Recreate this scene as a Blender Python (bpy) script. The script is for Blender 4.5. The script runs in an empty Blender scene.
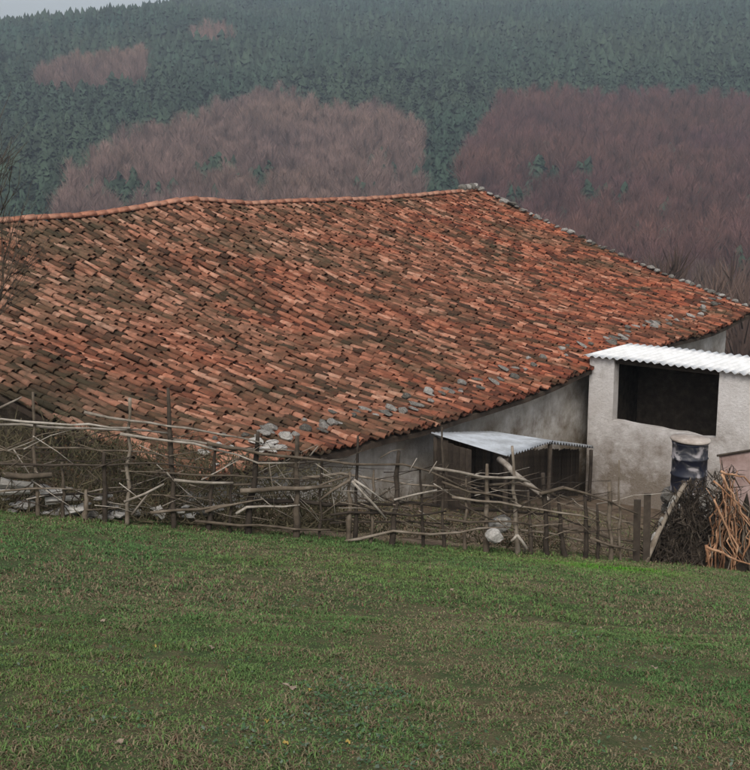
import bpy, math, random
import numpy as np
from mathutils import Vector, Matrix

random.seed(7)
rng = np.random.default_rng(11)
scene = bpy.context.scene
col = scene.collection

# ------------------------------------------------------------------ camera
F = 1200.0                       # focal length in photo pixels (photo is 750 wide)
PITCH = math.atan(235 / F)
cam_d = bpy.data.cameras.new('camera')
cam = bpy.data.objects.new('camera', cam_d)
col.objects.link(cam)
cam_d.sensor_fit = 'HORIZONTAL'
cam_d.sensor_width = 36
cam_d.lens = 36 * F / 750
cam_d.clip_start = 0.1
cam_d.clip_end = 9000
cam.rotation_euler = (math.pi / 2 - PITCH, 0, 0)
scene.camera = cam

# ------------------------------------------------------------------ sky, sun, exposure
SUN_EL, SUN_AZ = 46, 186         # compass-like, degrees from +Y clockwise: behind and to the left
world = bpy.data.worlds.new('World')
scene.world = world
world.use_nodes = True
wn, wl = world.node_tree.nodes, world.node_tree.links
bg = wn['Background']
sky = wn.new('ShaderNodeTexSky')
sky.sky_type = 'NISHITA'
sky.sun_disc = False
sky.sun_elevation = math.radians(SUN_EL)
sky.sun_rotation = math.radians(SUN_AZ)
sky.air_density = 1.0
sky.dust_density = 4.0
hsv = wn.new('ShaderNodeHueSaturation')      # cloud cover: the blue washed out of the sky
hsv.inputs['Saturation'].default_value = 0.35
wl.new(sky.outputs[0], hsv.inputs['Color'])
wl.new(hsv.outputs[0], bg.inputs['Color'])
bg.inputs['Strength'].default_value = 0.12
sun_d = bpy.data.lights.new('sun', 'SUN')
sun_d.energy = 1.4
sun_d.angle = math.radians(22)
sun_d.color = (1.0, 0.94, 0.86)
sun = bpy.data.objects.new('sun', sun_d)
col.objects.link(sun)
_az, _el = math.radians(SUN_AZ), math.radians(SUN_EL)
sdir = Vector((math.sin(_az) * math.cos(_el), math.cos(_az) * math.cos(_el), math.sin(_el)))
sun.rotation_euler = sdir.to_track_quat('Z', 'Y').to_euler()
sun.location = sdir * 60
scene.view_settings.view_transform = 'Standard'
scene.view_settings.look = 'None'
scene.view_settings.gamma = 1
scene.view_settings.exposure = 0.5

# ------------------------------------------------------------------ measuring helpers
cp, sp = math.cos(PITCH), math.sin(PITCH)
def ray(x, y):
    b = 385 - y
    return np.array([x - 375.0, F * cp + b * sp, -F * sp + b * cp])
def at_z(x, y, z):
    r = ray(x, y); return r * (z / r[2])
def at_y(x, y, Y):
    r = ray(x, y); return r * (Y / r[1])
def on_plane(x, y, P, N):
    r = ray(x, y); return r * (np.dot(P, N) / np.dot(r, N))
def project(P):
    P = np.asarray(P, float)
    d = P[..., 1] * cp - P[..., 2] * sp
    u = P[..., 1] * sp + P[..., 2] * cp
    return 375 + F * P[..., 0] / d, 385 - F * u / d, d

def _hash(i, j, s):
    h = np.sin(i * 127.1 + j * 311.7 + s * 74.7) * 43758.5453
    return h - np.floor(h)
def vnoise(x, y, s=0):
    x = np.asarray(x, float); y = np.asarray(y, float)
    i, j = np.floor(x), np.floor(y)
    a, b = x - i, y - j
    a = a * a * (3 - 2 * a); b = b * b * (3 - 2 * b)
    return ((_hash(i, j, s) * (1 - a) + _hash(i + 1, j, s) * a) * (1 - b) +
            (_hash(i, j + 1, s) * (1 - a) + _hash(i + 1, j + 1, s) * a) * b)
def fbm(x, y, s=0, o=4):
    t, w, n = 0, .5, 0
    for k in range(o):
        t = t + w * vnoise(x * 2 ** k, y * 2 ** k, s + k); n += w; w *= .5
    return t / n
def smooth(a, b, x):
    t = np.clip((x - a) / (b - a), 0, 1)
    return t * t * (3 - 2 * t)

# ------------------------------------------------------------------ terrain height
def fence_y(x):
    return 14.6 + .27 * np.clip(x, -9, 9)
_L = [(0, 518), (170, 524), (330, 533), (480, 543), (640, 559), (745, 577)]
_M, _R = [], []
for (px, py) in _L:
    r = ray(px, py); k = 14.6 / (r[1] - .27 * r[0]); q = r * k
    _M.append([q[1], q[0], 1]); _R.append(q[2])
(LA, LB, LC) = np.linalg.lstsq(np.array(_M), np.array(_R), rcond=None)[0]
LC0 = -1.62
def lawn_z(x, y):
    # plane through the fence foot, easing up to eye level minus 1.6 m at the camera
    yf = fence_y(x); xc = np.clip(x, -22, 22)
    zf = LA * yf + LB * xc + LC
    t = np.clip(y / yf, -1.5, 1.2)
    z = LC0 + (zf - LC0) * t - .02 * t + .10 * np.sin(np.clip(t, 0, 1) * math.pi)
    return z
YP = [0, 45, 90, 150, 260, 330, 450, 600, 800, 1000, 1250, 1500, 1900, 2800]
ZP = [-4, -12.5, -19, -27, -35, -29, -6, 30, 76, 113, 150, 165, 165, 150]
def height(x, y):
    x = np.asarray(x, float); y = np.asarray(y, float)
    yf = fence_y(x); s = y - yf
    near = lawn_z(x, y) + .05 * (fbm(x * .9, y * .9, 3) - .5) + .16 * (fbm(x * .23, y * .23, 9) - .5)
    xc = np.clip(x, -22, 22)
    zf = LA * yf + LB * xc + LC
    back = zf - .35 * smooth(.1, 1.6, s) - .17 * np.maximum(s, 0) + .2 * (fbm(x * .5, y * .5, 5) - .5)
    n = near * (1 - smooth(-.1, .5, s)) + back * smooth(-.1, .5, s)
    far = np.interp(y, YP, ZP)
    up = smooth(250, 900, y)
    far = far + up * (30 * (fbm(x / 260., y / 260., 21) - .5)) - smooth(110, 380, -x) * smooth(500, 1250, y) * 58
    far = far + (fbm(x / 30., y / 30., 31) - .5) * 3
    w = smooth(40, 70, y + .25 * np.abs(x))
    return n * (1 - w) + far * w

# ------------------------------------------------------------------ mesh helpers
def add_obj(name, me, parent=None, mat=None):
    o = bpy.data.objects.new(name, me)
    col.objects.link(o)
    if mat is not None and me is not None and not me.materials:
        me.materials.append(mat)
    if parent is not None:
        o.parent = parent
    return o
def origin_of(o):
    t = Vector(o.location)
    while o.parent is not None:
        o = o.parent; t += Vector(o.location)
    return t
def mk(name, V, Fc, mat, parent=None, loc=None, sm=False, attrs=None, flat_n=None):
    """one mesh object; V in world coordinates; its origin at loc (default: base centre)"""
    V = np.asarray(V, dtype=np.float64)
    if loc is None:
        loc = (V[:, 0].mean(), V[:, 1].mean(), V[:, 2].min())
    loc = np.asarray(loc, float)
    me = bpy.data.meshes.new(name)
    W = V - loc
    if isinstance(Fc, np.ndarray):
        n, k = Fc.shape
        me.vertices.add(len(W)); me.vertices.foreach_set('co', W.astype(np.float32).ravel())
        me.loops.add(n * k); me.loops.foreach_set('vertex_index', Fc.astype(np.int32).ravel())
        me.polygons.add(n); me.polygons.foreach_set('loop_start', np.arange(0, n * k, k, dtype=np.int32))
        me.update(calc_edges=True)
    else:
        me.from_pydata(W.tolist(), [], [list(map(int, f)) for f in Fc])
    if sm:
        me.polygons.foreach_set('use_smooth', np.ones(len(me.polygons), dtype=bool))
    if attrs:
        for k, (typ, arr) in attrs.items():
            a = me.attributes.new(k, typ, 'POINT')
            if typ == 'FLOAT':
                a.data.foreach_set('value', np.asarray(arr, np.float32).ravel())
            else:
                a.data.foreach_set('color', np.asarray(arr, np.float32).ravel())
    me.validate()
    o = add_obj(name, me, parent, mat)
    base = origin_of(parent) if parent is not None else Vector((0, 0, 0))
    o.location = Vector(loc) - base
    return o
def thing(name, label, cat, loc, group=None):
    o = bpy.data.objects.new(name, None)
    o.empty_display_size = .2
    col.objects.link(o)
    o.location = loc
    return tag(o, label, cat, group)
def tag(o, label, cat, group=None, kind=None):
    if label: o['label'] = label
    if cat: o['category'] = cat
    if group: o['group'] = group
    if kind: o['kind'] = kind
    return o

class MB:
    """collects geometry, several pieces in one mesh of one part"""
    def __init__(s): s.v, s.f, s.n = [], [], 0
    def add(s, V, Fc):
        s.v.append(np.asarray(V, float)); s.f += [[i + s.n for i in f] for f in Fc]; s.n += len(V); return s
    def build(s, name, mat, parent=None, loc=None, sm=False):
        return mk(name, np.vstack(s.v), s.f, mat, parent, loc, sm)

def box_geo(o, a, b, c):
    """parallelepiped from corner o along vectors a, b, c"""
    o, a, b, c = [np.asarray(q, float) for q in (o, a, b, c)]
    V = [o, o + a, o + a + b, o + b, o + c, o + a + c, o + a + b + c, o + b + c]
    Fc = [(0, 3, 2, 1), (4, 5, 6, 7), (0, 1, 5, 4), (1, 2, 6, 5), (2, 3, 7, 6), (3, 0, 4, 7)]
    return np.array(V), Fc
def tube_geo(pts, r0, r1, n=6, wob=0.0, rnd=None):
    rnd = rnd or random
    pts = [np.asarray(p, float) for p in pts]
    m = len(pts); V, Fc = [], []
    for i, p in enumerate(pts):
        d = pts[min(i + 1, m - 1)] - pts[max(i - 1, 0)]
        d = d / (np.linalg.norm(d) + 1e-9)
        ref = np.array([0, 0, 1.]) if abs(d[2]) < .9 else np.array([1., 0, 0])
        a = np.cross(d, ref); a /= np.linalg.norm(a); b = np.cross(d, a)
        r = r0 + (r1 - r0) * i / max(m - 1, 1)
        r *= 1 + rnd.uniform(-wob, wob)
        for k in range(n):
            t = 2 * math.pi * k / n
            V.append(p + r * (math.cos(t) * a + math.sin(t) * b) * (1 + rnd.uniform(-wob, wob) * .5))
    for i in range(m - 1):
        for k in range(n):
            k2 = (k + 1) % n
            Fc.append((i * n + k, i * n + k2, (i + 1) * n + k2, (i + 1) * n + k))
    Fc.append(tuple(range(n))[::-1]); Fc.append(tuple((m - 1) * n + k for k in range(n)))
    return np.array(V), Fc
def wobble_line(P, Q, n, amp):
    P, Q = np.asarray(P, float), np.asarray(Q, float)
    out = []
    ph = random.uniform(0, 6)
    for i in range(n + 1):
        t = i / n
        e = amp * math.sin(t * math.pi)
        out.append(P + (Q - P) * t + np.array([random.uniform(-1, 1), random.uniform(-1, 1), random.uniform(-1, 1) + math.sin(t * 5 + ph)]) * e * .6)
    return out
def resample(pts, step):
    out = [np.asarray(pts[0], float)]
    for a, b in zip(pts[:-1], pts[1:]):
        a, b = np.asarray(a, float), np.asarray(b, float)
        n = max(1, int(np.linalg.norm(b - a) / step))
        for i in range(1, n + 1): out.append(a + (b - a) * i / n)
    return out

# ------------------------------------------------------------------ materials
def new_mat(name, rough=.85, spec=.25):
    m = bpy.data.materials.new(name); m.use_nodes = True
    b = m.node_tree.nodes['Principled BSDF']
    b.inputs['Roughness'].default_value = rough
    b.inputs['Specular IOR Level'].default_value = spec
    return m, m.node_tree.nodes, m.node_tree.links, b
def ramp(N, stops, interp='LINEAR'):
    r = N.new('ShaderNodeValToRGB'); r.color_ramp.interpolation = interp
    e = r.color_ramp.elements
    while len(e) < len(stops): e.new(.5)
    for el, (p, c) in zip(e, stops):
        el.position = p; el.color = (*c, 1)
    return r
def noise(N, L, scale, detail=5, rough=.6, vec=None, dist=0):
    t = N.new('ShaderNodeTexNoise'); t.inputs['Scale'].default_value = scale
    t.inputs['Detail'].default_value = detail; t.inputs['Roughness'].default_value = rough
    t.inputs['Distortion'].default_value = dist
    if vec is not None: L.new(vec, t.inputs['Vector'])
    return t.outputs['Fac']
def mix(N, L, fac, a, b, blend='MIX'):
    m = N.new('ShaderNodeMix'); m.data_type = 'RGBA'; m.blend_type = blend
    for sock, v in ((m.inputs[0], fac), (m.inputs[6], a), (m.inputs[7], b)):
        if hasattr(v, 'is_linked') or hasattr(v, 'links'): L.new(v, sock)
        elif isinstance(v, (tuple, list)): sock.default_value = (*v, 1)
        else: sock.default_value = v
    return m.outputs[2]
def maprange(N, L, v, a, b, c=0., d=1.):
    m = N.new('ShaderNodeMapRange')
    L.new(v, m.inputs[0])
    for i, q in enumerate((a, b, c, d)): m.inputs[i + 1].default_value = q
    return m.outputs[0]
def math_n(N, L, op, a, b):
    m = N.new('ShaderNodeMath'); m.operation = op
    for s, v in ((m.inputs[0], a), (m.inputs[1], b)):
        if isinstance(v, (int, float)): s.default_value = v
        else: L.new(v, s)
    return m.outputs[0]
def bump(N, L, h, b, strength=.5, dist=.02):
    n = N.new('ShaderNodeBump'); n.inputs['Strength'].default_value = strength
    n.inputs['Distance'].default_value = dist
    L.new(h, n.inputs['Height']); L.new(n.outputs[0], b.inputs['Normal'])
def position(N): return N.new('ShaderNodeNewGeometry').outputs['Position']

def rough_mat(name, stops, scale=6, rough=.9, bstr=.5, bscale=None, bdist=.02, stretch=None, per_obj=0.0, spec=.2):
    """mottled natural surface in object space"""
    m, N, L, b = new_mat(name, rough, spec)
    tc = N.new('ShaderNodeTexCoord').outputs['Object']
    if stretch:
        mp = N.new('ShaderNodeMapping'); L.new(tc, mp.inputs[0]); mp.inputs['Scale'].default_value = stretch; tc = mp.outputs[0]
    f = noise(N, L, scale, 6, .65, tc)
    if per_obj:
        oi = N.new('ShaderNodeObjectInfo').outputs['Random']
        f = math_n(N, L, 'ADD', f, maprange(N, L, oi, 0, 1, -per_obj, per_obj))
    r = ramp(N, stops); L.new(f, r.inputs[0]); L.new(r.outputs[0], b.inputs['Base Color'])
    bump(N, L, noise(N, L, bscale or scale * 4, 5, .7, tc), b, bstr, bdist)
    return m

n_xy = (.805, -.594)                             # plan direction down the roof slope
def tile_mat(name, use_attr):
    m, N, L, b = new_mat(name, .9, .15)
    pos = position(N)
    if use_attr:
        a = N.new('ShaderNodeAttribute'); a.attribute_name = 'rnd'; rn = a.outputs['Fac']
    else:
        rn = N.new('ShaderNodeObjectInfo').outputs['Random']
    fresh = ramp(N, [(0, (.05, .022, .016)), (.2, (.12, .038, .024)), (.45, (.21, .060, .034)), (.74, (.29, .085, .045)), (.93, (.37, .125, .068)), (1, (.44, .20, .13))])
    fn = noise(N, L, 9, 4, .6, pos)
    v = math_n(N, L, 'ADD', rn, maprange(N, L, fn, .3, .7, -.12, .12))
    L.new(v, fresh.inputs[0])
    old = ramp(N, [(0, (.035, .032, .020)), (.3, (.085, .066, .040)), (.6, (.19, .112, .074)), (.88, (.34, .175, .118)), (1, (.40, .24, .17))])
    L.new(v, old.inputs[0])
    # lichen and moss have taken the nearer, shadier end of the roof and some runs of tiles
    xyz = N.new('ShaderNodeSeparateXYZ'); L.new(pos, xyz.inputs[0])
    run = N.new('ShaderNodeMapping'); L.new(pos, run.inputs[0])      # drawn out along the runs of tiles
    run.inputs['Rotation'].default_value = (0, 0, -math.atan2(n_xy[1], n_xy[0])); run.inputs['Scale'].default_value = (.3, 1, .3)
    big = noise(N, L, .75, 4, .6, run.outputs[0], .6)
    side = maprange(N, L, xyz.outputs[0], -9, 9, .78, .02)
    k = math_n(N, L, 'ADD', maprange(N, L, big, .3, .7, -.35, .45), side)
    k = math_n(N, L, 'ADD', k, maprange(N, L, rn, 0, 1, -.15, .15))
    kc = N.new('ShaderNodeClamp'); L.new(k, kc.inputs[0])
    c = mix(N, L, kc.outputs[0], fresh.outputs[0], old.outputs[0])
    lich = noise(N, L, 22, 5, .7, pos)
    lf = maprange(N, L, lich, .58, .72, 0, .55)
    c = mix(N, L, lf, c, (.11, .10, .055))
    grime = maprange(N, L, noise(N, L, 3.5, 4, .6, pos), .45, .7, 0, .55)
    c = mix(N, L, grime, c, (.04, .028, .02))
    band = maprange(N, L, noise(N, L, 1.5, 4, .6, run.outputs[0], .5), .48, .68, 0, .75)
    c = mix(N, L, band, c, (.045, .04, .024))
    L.new(c, b.inputs['Base Color'])
    bump(N, L, noise(N, L, 60, 4, .7, pos), b, .5, .01)
    return m

M = {}
M['tile'] = tile_mat('clay_tile', False)
M['tiles'] = tile_mat('clay_tile_mass', True)
M['ridge'] = rough_mat('ridge_clay', [(.25, (.22, .085, .05)), (.5, (.42, .18, .11)), (.75, (.52, .29, .2))], 6, per_obj=.12)
M['gable'] = rough_mat('earthy_rubble', [(.3, (.035, .028, .02)), (.55, (.085, .068, .048)), (.75, (.17, .14, .105))], 3.5, bstr=1., bscale=9, bdist=.06)
M['deck'] = rough_mat('roof_boarding', [(.3, (.035, .026, .02)), (.7, (.075, .055, .04))], 5)
M['stone'] = rough_mat('grey_stone', [(.25, (.05, .047, .04)), (.45, (.13, .12, .105)), (.62, (.27, .255, .235)), (.85, (.45, .43, .41))], 5, bstr=.8, bscale=14, per_obj=.16)
M['palestone'] = rough_mat('pale_stone', [(.25, (.2, .19, .17)), (.5, (.42, .40, .37)), (.75, (.6, .58, .55))], 4, bstr=.8, bscale=14, per_obj=.18)
M['bark'] = rough_mat('weathered_wood', [(.25, (.045, .035, .026)), (.5, (.12, .095, .07)), (.75, (.24, .205, .165))], 5, stretch=(1, 1, 1), bscale=40, bdist=.01, per_obj=.15)
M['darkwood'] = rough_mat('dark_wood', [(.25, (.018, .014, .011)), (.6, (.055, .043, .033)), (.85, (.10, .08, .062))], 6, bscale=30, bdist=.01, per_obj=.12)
M['palewood'] = rough_mat('pale_peeled_wood', [(.25, (.11, .09, .07)), (.5, (.24, .21, .175)), (.75, (.40, .365, .32))], 7, bscale=40, bdist=.006, per_obj=.12)
M['stalk'] = rough_mat('reddish_stalk', [(.25, (.10, .05, .03)), (.5, (.28, .145, .08)), (.78, (.52, .33, .21))], 7, bscale=50, bdist=.004, per_obj=.16)
M['bramble'] = rough_mat('dead_bramble_stem', [(.3, (.05, .042, .025)), (.6, (.10, .085, .05)), (.8, (.17, .13, .08))], 2)
M['white'] = rough_mat('white_sheet', [(.3, (.62, .62, .61)), (.6, (.8, .8, .79))], 3, rough=.55, bstr=.15)
M['metal'] = None

def plaster(name, light, dirty, stain, zlo, zhi, seed=0.):
    m, N, L, b = new_mat(name, .92, .15)
    pos = position(N)
    mp = N.new('ShaderNodeMapping'); L.new(pos, mp.inputs[0]); mp.inputs['Location'].default_value = (seed, seed, 0)
    p = mp.outputs[0]
    xyz = N.new('ShaderNodeSeparateXYZ'); L.new(pos, xyz.inputs[0])
    c = mix(N, L, maprange(N, L, noise(N, L, 1.3, 6, .65, p), .35, .7), light, dirty)
    st = N.new('ShaderNodeMapping'); L.new(p, st.inputs[0]); st.inputs['Scale'].default_value = (6, 6, .6)
    c = mix(N, L, maprange(N, L, noise(N, L, 1.2, 5, .6, st.outputs[0]), .52, .75, 0, .65), c, dirty)
    damp = math_n(N, L, 'ADD', maprange(N, L, xyz.outputs[2], zlo, zhi, 1, 0), maprange(N, L, noise(N, L, 1.8, 6, .7, p), .3, .7, -.45, .45))
    dc = N.new('ShaderNodeClamp'); L.new(damp, dc.inputs[0])
    c = mix(N, L, dc.outputs[0], c, stain)
    c = mix(N, L, maprange(N, L, noise(N, L, 4.5, 9, .75, p), .56, .62, 0, .35), c, dirty)
    c = mix(N, L, maprange(N, L, noise(N, L, 7, 9, .8, p, .5), .635, .65, 0, .6), c, (.2, .155, .11))
    c = mix(N, L, maprange(N, L, noise(N, L, 45, 3, .7, p), .35, .7, 0, .22), c, dirty)
    c = mix(N, L, maprange(N, L, noise(N, L, 12, 5, .7, p), .6, .75, 0, .4), c, stain)
    L.new(c, b.inputs['Base Color'])
    bump(N, L, noise(N, L, 11, 9, .75, p), b, .8, .04)
    return m
M['plaster'] = plaster('house_plaster', (.74, .72, .70), (.46, .42, .36), (.12, .088, .055), -7.4, -4.7)
M['shedplaster'] = plaster('annex_plaster', (.62, .60, .59), (.46, .43, .41), (.16, .13, .10), -7.5, -5.75, 5.)

m, N, L, b = new_mat('galvanised_sheet', .45, .5)
pos = position(N)
c = mix(N, L, maprange(N, L, noise(N, L, 2.5, 6, .6, pos), .4, .7), (.50, .53, .56), (.30, .31, .32))
c = mix(N, L, maprange(N, L, noise(N, L, 7, 6, .7, pos), .66, .78, 0, .6), c, (.16, .09, .05))
L.new(c, b.inputs['Base Color']); b.inputs['Metallic'].default_value = .25
bump(N, L, noise(N, L, 3, 3, .5, pos), b, .2, .03)
M['metal'] = m

# ground: turf by the camera, bare earth behind the fence, scrub further off
m, N, L, b = new_mat('ground_soil_and_turf', .95, .1)
pos = position(N)
at = N.new('ShaderNodeAttribute'); at.attribute_name = 'turf'
at2 = N.new('ShaderNodeAttribute'); at2.attribute_name = 'wild'
g = ramp(N, [(.25, (.04, .062, .026)), (.45, (.062, .082, .034)), (.6, (.12, .10, .056)), (.8, (.16, .115, .078))])
L.new(noise(N, L, 3, 8, .7, pos), g.inputs[0])
e = ramp(N, [(.3, (.055, .040, .028)), (.5, (.12, .088, .062)), (.7, (.21, .16, .12))])
L.new(noise(N, L, 2.2, 8, .7, pos), e.inputs[0])
wv = ramp(N, [(.3, (.018, .028, .018)), (.6, (.035, .045, .026)), (.8, (.06, .05, .035))])
L.new(noise(N, L, .06, 8, .7, pos), wv.inputs[0])
c = mix(N, L, at.outputs['Fac'], e.outputs[0], g.outputs[0])
c = mix(N, L, at2.outputs['Fac'], c, wv.outputs[0])
L.new(c, b.inputs['Base Color'])
bump(N, L, noise(N, L, 30, 6, .7, pos), b, .8, .03)
M['ground'] = m

def vcol_mat(name, rough=.8, trans=0.0, spec=.15):
    m, N, L, b = new_mat(name, rough, spec)
    a = N.new('ShaderNodeAttribute'); a.attribute_name = 'tint'
    L.new(a.outputs['Color'], b.inputs['Base Color'])
    if trans:
        t = N.new('ShaderNodeBsdfTranslucent'); L.new(a.outputs['Color'], t.inputs['Color'])
        mx = N.new('ShaderNodeMixShader'); mx.inputs[0].default_value = trans
        L.new(b.outputs[0], mx.inputs[1]); L.new(t.outputs[0], mx.inputs[2])
        L.new(mx.outputs[0], N['Material Output'].inputs['Surface'])
    return m
M['grass'] = vcol_mat('grass_blades', .7, .25)
M['forest'] = vcol_mat('forest_foliage', .9)

# ------------------------------------------------------------------ ground sheet
def axis(lo, hi, step, grow, far):
    a = list(np.arange(lo, hi + 1e-6, step)); s = step
    while a[-1] < far: s *= grow; a.append(a[-1] + s)
    return a
xp = axis(0, 16, .25, 1.16, 2600); xs = np.array([-q for q in xp[:0:-1]] + xp)
yp = axis(-4, 44, .25, 1.09, 2700)
yn = []; s_, q = .25, -4
while q > -600: s_ *= 1.4; q -= s_; yn.append(q)
ys = np.array(yn[::-1] + yp)
X, Y = np.meshgrid(xs, ys)
Z = height(X, Y)
V = np.stack([X.ravel(), Y.ravel(), Z.ravel()], 1)
nx, ny = len(xs), len(ys)
ii = np.arange(nx * ny).reshape(ny, nx)
Fq = np.stack([ii[:-1, :-1].ravel(), ii[:-1, 1:].ravel(), ii[1:, 1:].ravel(), ii[1:, :-1].ravel()], 1)
sF = (V[:, 1] - fence_y(V[:, 0]))
turf = 1 - smooth(.05, .5, sF + .5 * (fbm(V[:, 0] * 1.5, V[:, 1] * 1.5, 8) - .5))
wild = smooth(30, 60, V[:, 1] + .3 * np.abs(V[:, 0]))
ground = mk('ground', V, Fq, M['ground'], loc=(0, 0, 0), sm=True, attrs={'turf': ('FLOAT', turf), 'wild': ('FLOAT', wild)})
ground['kind'] = 'structure'
ZMIN = float(V[:, 2].min()); ZMAX = float(V[:, 2].max())
def gz(x, y): return float(height(np.array([x]), np.array([y]))[0])

def lawn_pt(px, py, h=.02):
    r = ray(px, py); lo, hi = 1., 40.
    for _ in range(50):
        m_ = (lo + hi) / 2; q = r * (m_ / r[1])
        if q[2] > gz(q[0], q[1]) + h: lo = m_
        else: hi = m_
    return r * (lo / r[1])

# ------------------------------------------------------------------ farmhouse roof surface
ZE, ZR = -4.8, -1.4
A = at_z(195, 485, ZE); B = at_z(754, 312, ZE); C = at_z(480, 190, ZR)
e_dir = (B - A) / np.linalg.norm(B - A)            # along the eave, away from the camera
n_dir = np.array([e_dir[1], -e_dir[0], 0.])        # down the slope, out of the house
D = C - e_dir * 26.5
def line_profile(P, Q, pix):
    """height of a sagging edge above plan line P-Q, read at a few spots, as (u, z)"""
    nrm = np.cross(Q - P, [0, 0, 1.])
    out = []
    for (px, py) in pix:
        R = on_plane(px, py, P, nrm)
        out.append((np.dot(R - P, Q - P) / np.dot(Q - P, Q - P), R[2]))
    out.sort()
    return np.array(out)
ridge_prof = line_profile(D, C, [(-60, 227), (0, 226), (40, 222), (100, 217), (150, 209), (190, 203), (250, 206), (330, 203), (400, 200), (440, 196), (480, 191)])
eave_prof = line_profile(A, B, [(195, 484), (250, 467), (300, 456), (350, 448), (397, 434), (430, 426), (466, 415), (524, 397), (563, 380), (587, 370), (660, 346), (713, 331), (754, 312)])
def roof(u, v):
    u = np.asarray(u, float); v = np.asarray(v, float)
    P = ((1 - u) * (1 - v))[..., None] * D + (u * (1 - v))[..., None] * C + ((1 - u) * v)[..., None] * A + (u * v)[..., None] * B
    zr = np.interp(u, ridge_prof[:, 0], ridge_prof[:, 1])
    ze = np.interp(u, eave_prof[:, 0], eave_prof[:, 1])
    sag = -.16 * np.sin(np.pi * np.clip(v, 0, 1)) - .10 * np.sin(np.pi * np.clip(v, 0, 1)) * np.sin(np.pi * u)
    wav = (.07 * np.sin(u * 31 + 2.5 * v + .5) + .05 * np.sin(u * 57 - 3 * v) + .12 * (fbm(u * 9, v * 4, 51) - .5)) * np.sin(np.pi * np.clip(v * .9 + .05, 0, 1))
    P = P.copy(); P[..., 2] = zr * (1 - v) + ze * v + sag + wav
    return P

hb = A * .5 + B * .5 - n_dir * 5
house = thing('farmhouse', 'low white farmhouse under a broad sagging red clay tile roof', 'farmhouse', (hb[0], hb[1], gz(hb[0], hb[1])))

# deck and back slope
nu, nv = 90, 24
U, Vv = np.meshgrid(np.linspace(0, 1, nu + 1), np.linspace(0, 1, nv + 1))
top = roof(U, Vv); top[..., 2] -= .055
backv = np.linspace(.02, .8, 10)
Ub, Vb = np.meshgrid(np.linspace(0, 1, nu + 1), backv)
R0 = roof(Ub, np.zeros_like(Ub))
bk = R0 - n_dir * (Vb * 11)[..., None]; bk[..., 2] = R0[..., 2] - Vb * 3.6 - .06
sheet = np.concatenate([bk[::-1], top], 0)
ny_, nx_ = sheet.shape[:2]
Vt = sheet.reshape(-1, 3); Vd = Vt - np.array([0, 0, .09])
ii = np.arange(ny_ * nx_).reshape(ny_, nx_)
fq = [list(q) for q in np.stack([ii[:-1, :-1].ravel(), ii[1:, :-1].ravel(), ii[1:, 1:].ravel(), ii[:-1, 1:].ravel()], 1)]
off = len(Vt)
fb = [[a + off for a in q[::-1]] for q in fq]
edge = list(ii[0, :]) + list(ii[1:, -1]) + list(ii[-1, -2::-1]) + list(ii[-2:0:-1, 0])
fe = [[edge[i], edge[(i + 1) % len(edge)], edge[(i + 1) % len(edge)] + off, edge[i] + off] for i in range(len(edge))]
roof_o = mk('roof', np.vstack([Vt, Vd]), fq + fb + fe, M['deck'], house)

# tiles: half barrels, wide end down the slope for covers
def barrel(length, w_up, w_dn, h_up, h_dn, seg=6, th=.016, up=True):
    V, Fc = [], []
    for end, (x, w, h) in enumerate(((0, w_up, h_up), (length, w_dn, h_dn))):
        for sh in (0, 1):
            for k in range(seg + 1):
                t = math.pi * k / seg
                ww, hh = (w - 2 * th * sh) / 2, h - th * sh
                y = math.cos(t) * ww; z = math.sin(t) * hh
                V.append((x, y, z if up else -z))
    n = seg + 1
    o0, i0, o1, i1 = 0, n, 2 * n, 3 * n
    for k in range(seg):
        Fc.append((o0 + k, o1 + k, o1 + k + 1, o0 + k + 1))
        Fc.append((i0 + k, i0 + k + 1, i1 + k + 1, i1 + k))
        Fc.append((o1 + k, i1 + k, i1 + k + 1, o1 + k + 1))
    Fc.append((o0, i0, i1, o1)); Fc.append((o0 + seg, o1 + seg, i1 + seg, i0 + seg))
    if not up: Fc = [f[::-1] for f in Fc]
    return np.array(V), Fc
COVER = barrel(.40, .11, .148, .056, .072)
CHAN = barrel(.40, .175, .14, .07, .055, up=False)

NC, NRW = 144, 40
slope_len = np.linalg.norm(B - C)
def frame_at(u, v, lift, yaw, roll):
    P = roof(u, v)
    du, dv = .002, .01
    a = roof(u, np.clip(v, 0, .99) + dv) - roof(u, np.clip(v, 0, .99) - dv + .0)
    b_ = roof(u + du, v) - roof(u - du, v)
    a /= np.linalg.norm(a, axis=-1, keepdims=True)
    n_ = np.cross(b_, -a); n_ /= np.linalg.norm(n_, axis=-1, keepdims=True)
    n_ = np.where(n_[..., 2:3] < 0, -n_, n_)
    y_ = np.cross(n_, a)
    # yaw about n, then tip the lower end up
    cy, sy = np.cos(yaw)[..., None], np.sin(yaw)[..., None]
    a2 = a * cy + y_ * sy; y2 = y_ * cy - a * sy
    cl, sl = np.cos(lift)[..., None], np.sin(lift)[..., None]
    a3 = a2 * cl + n_ * sl; n3 = n_ * cl - a2 * sl
    cr, sr = np.cos(roll)[..., None], np.sin(roll)[..., None]
    y4 = y2 * cr + n3 * sr; n4 = n3 * cr - y2 * sr
    return P, a3, y4, n4
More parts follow.
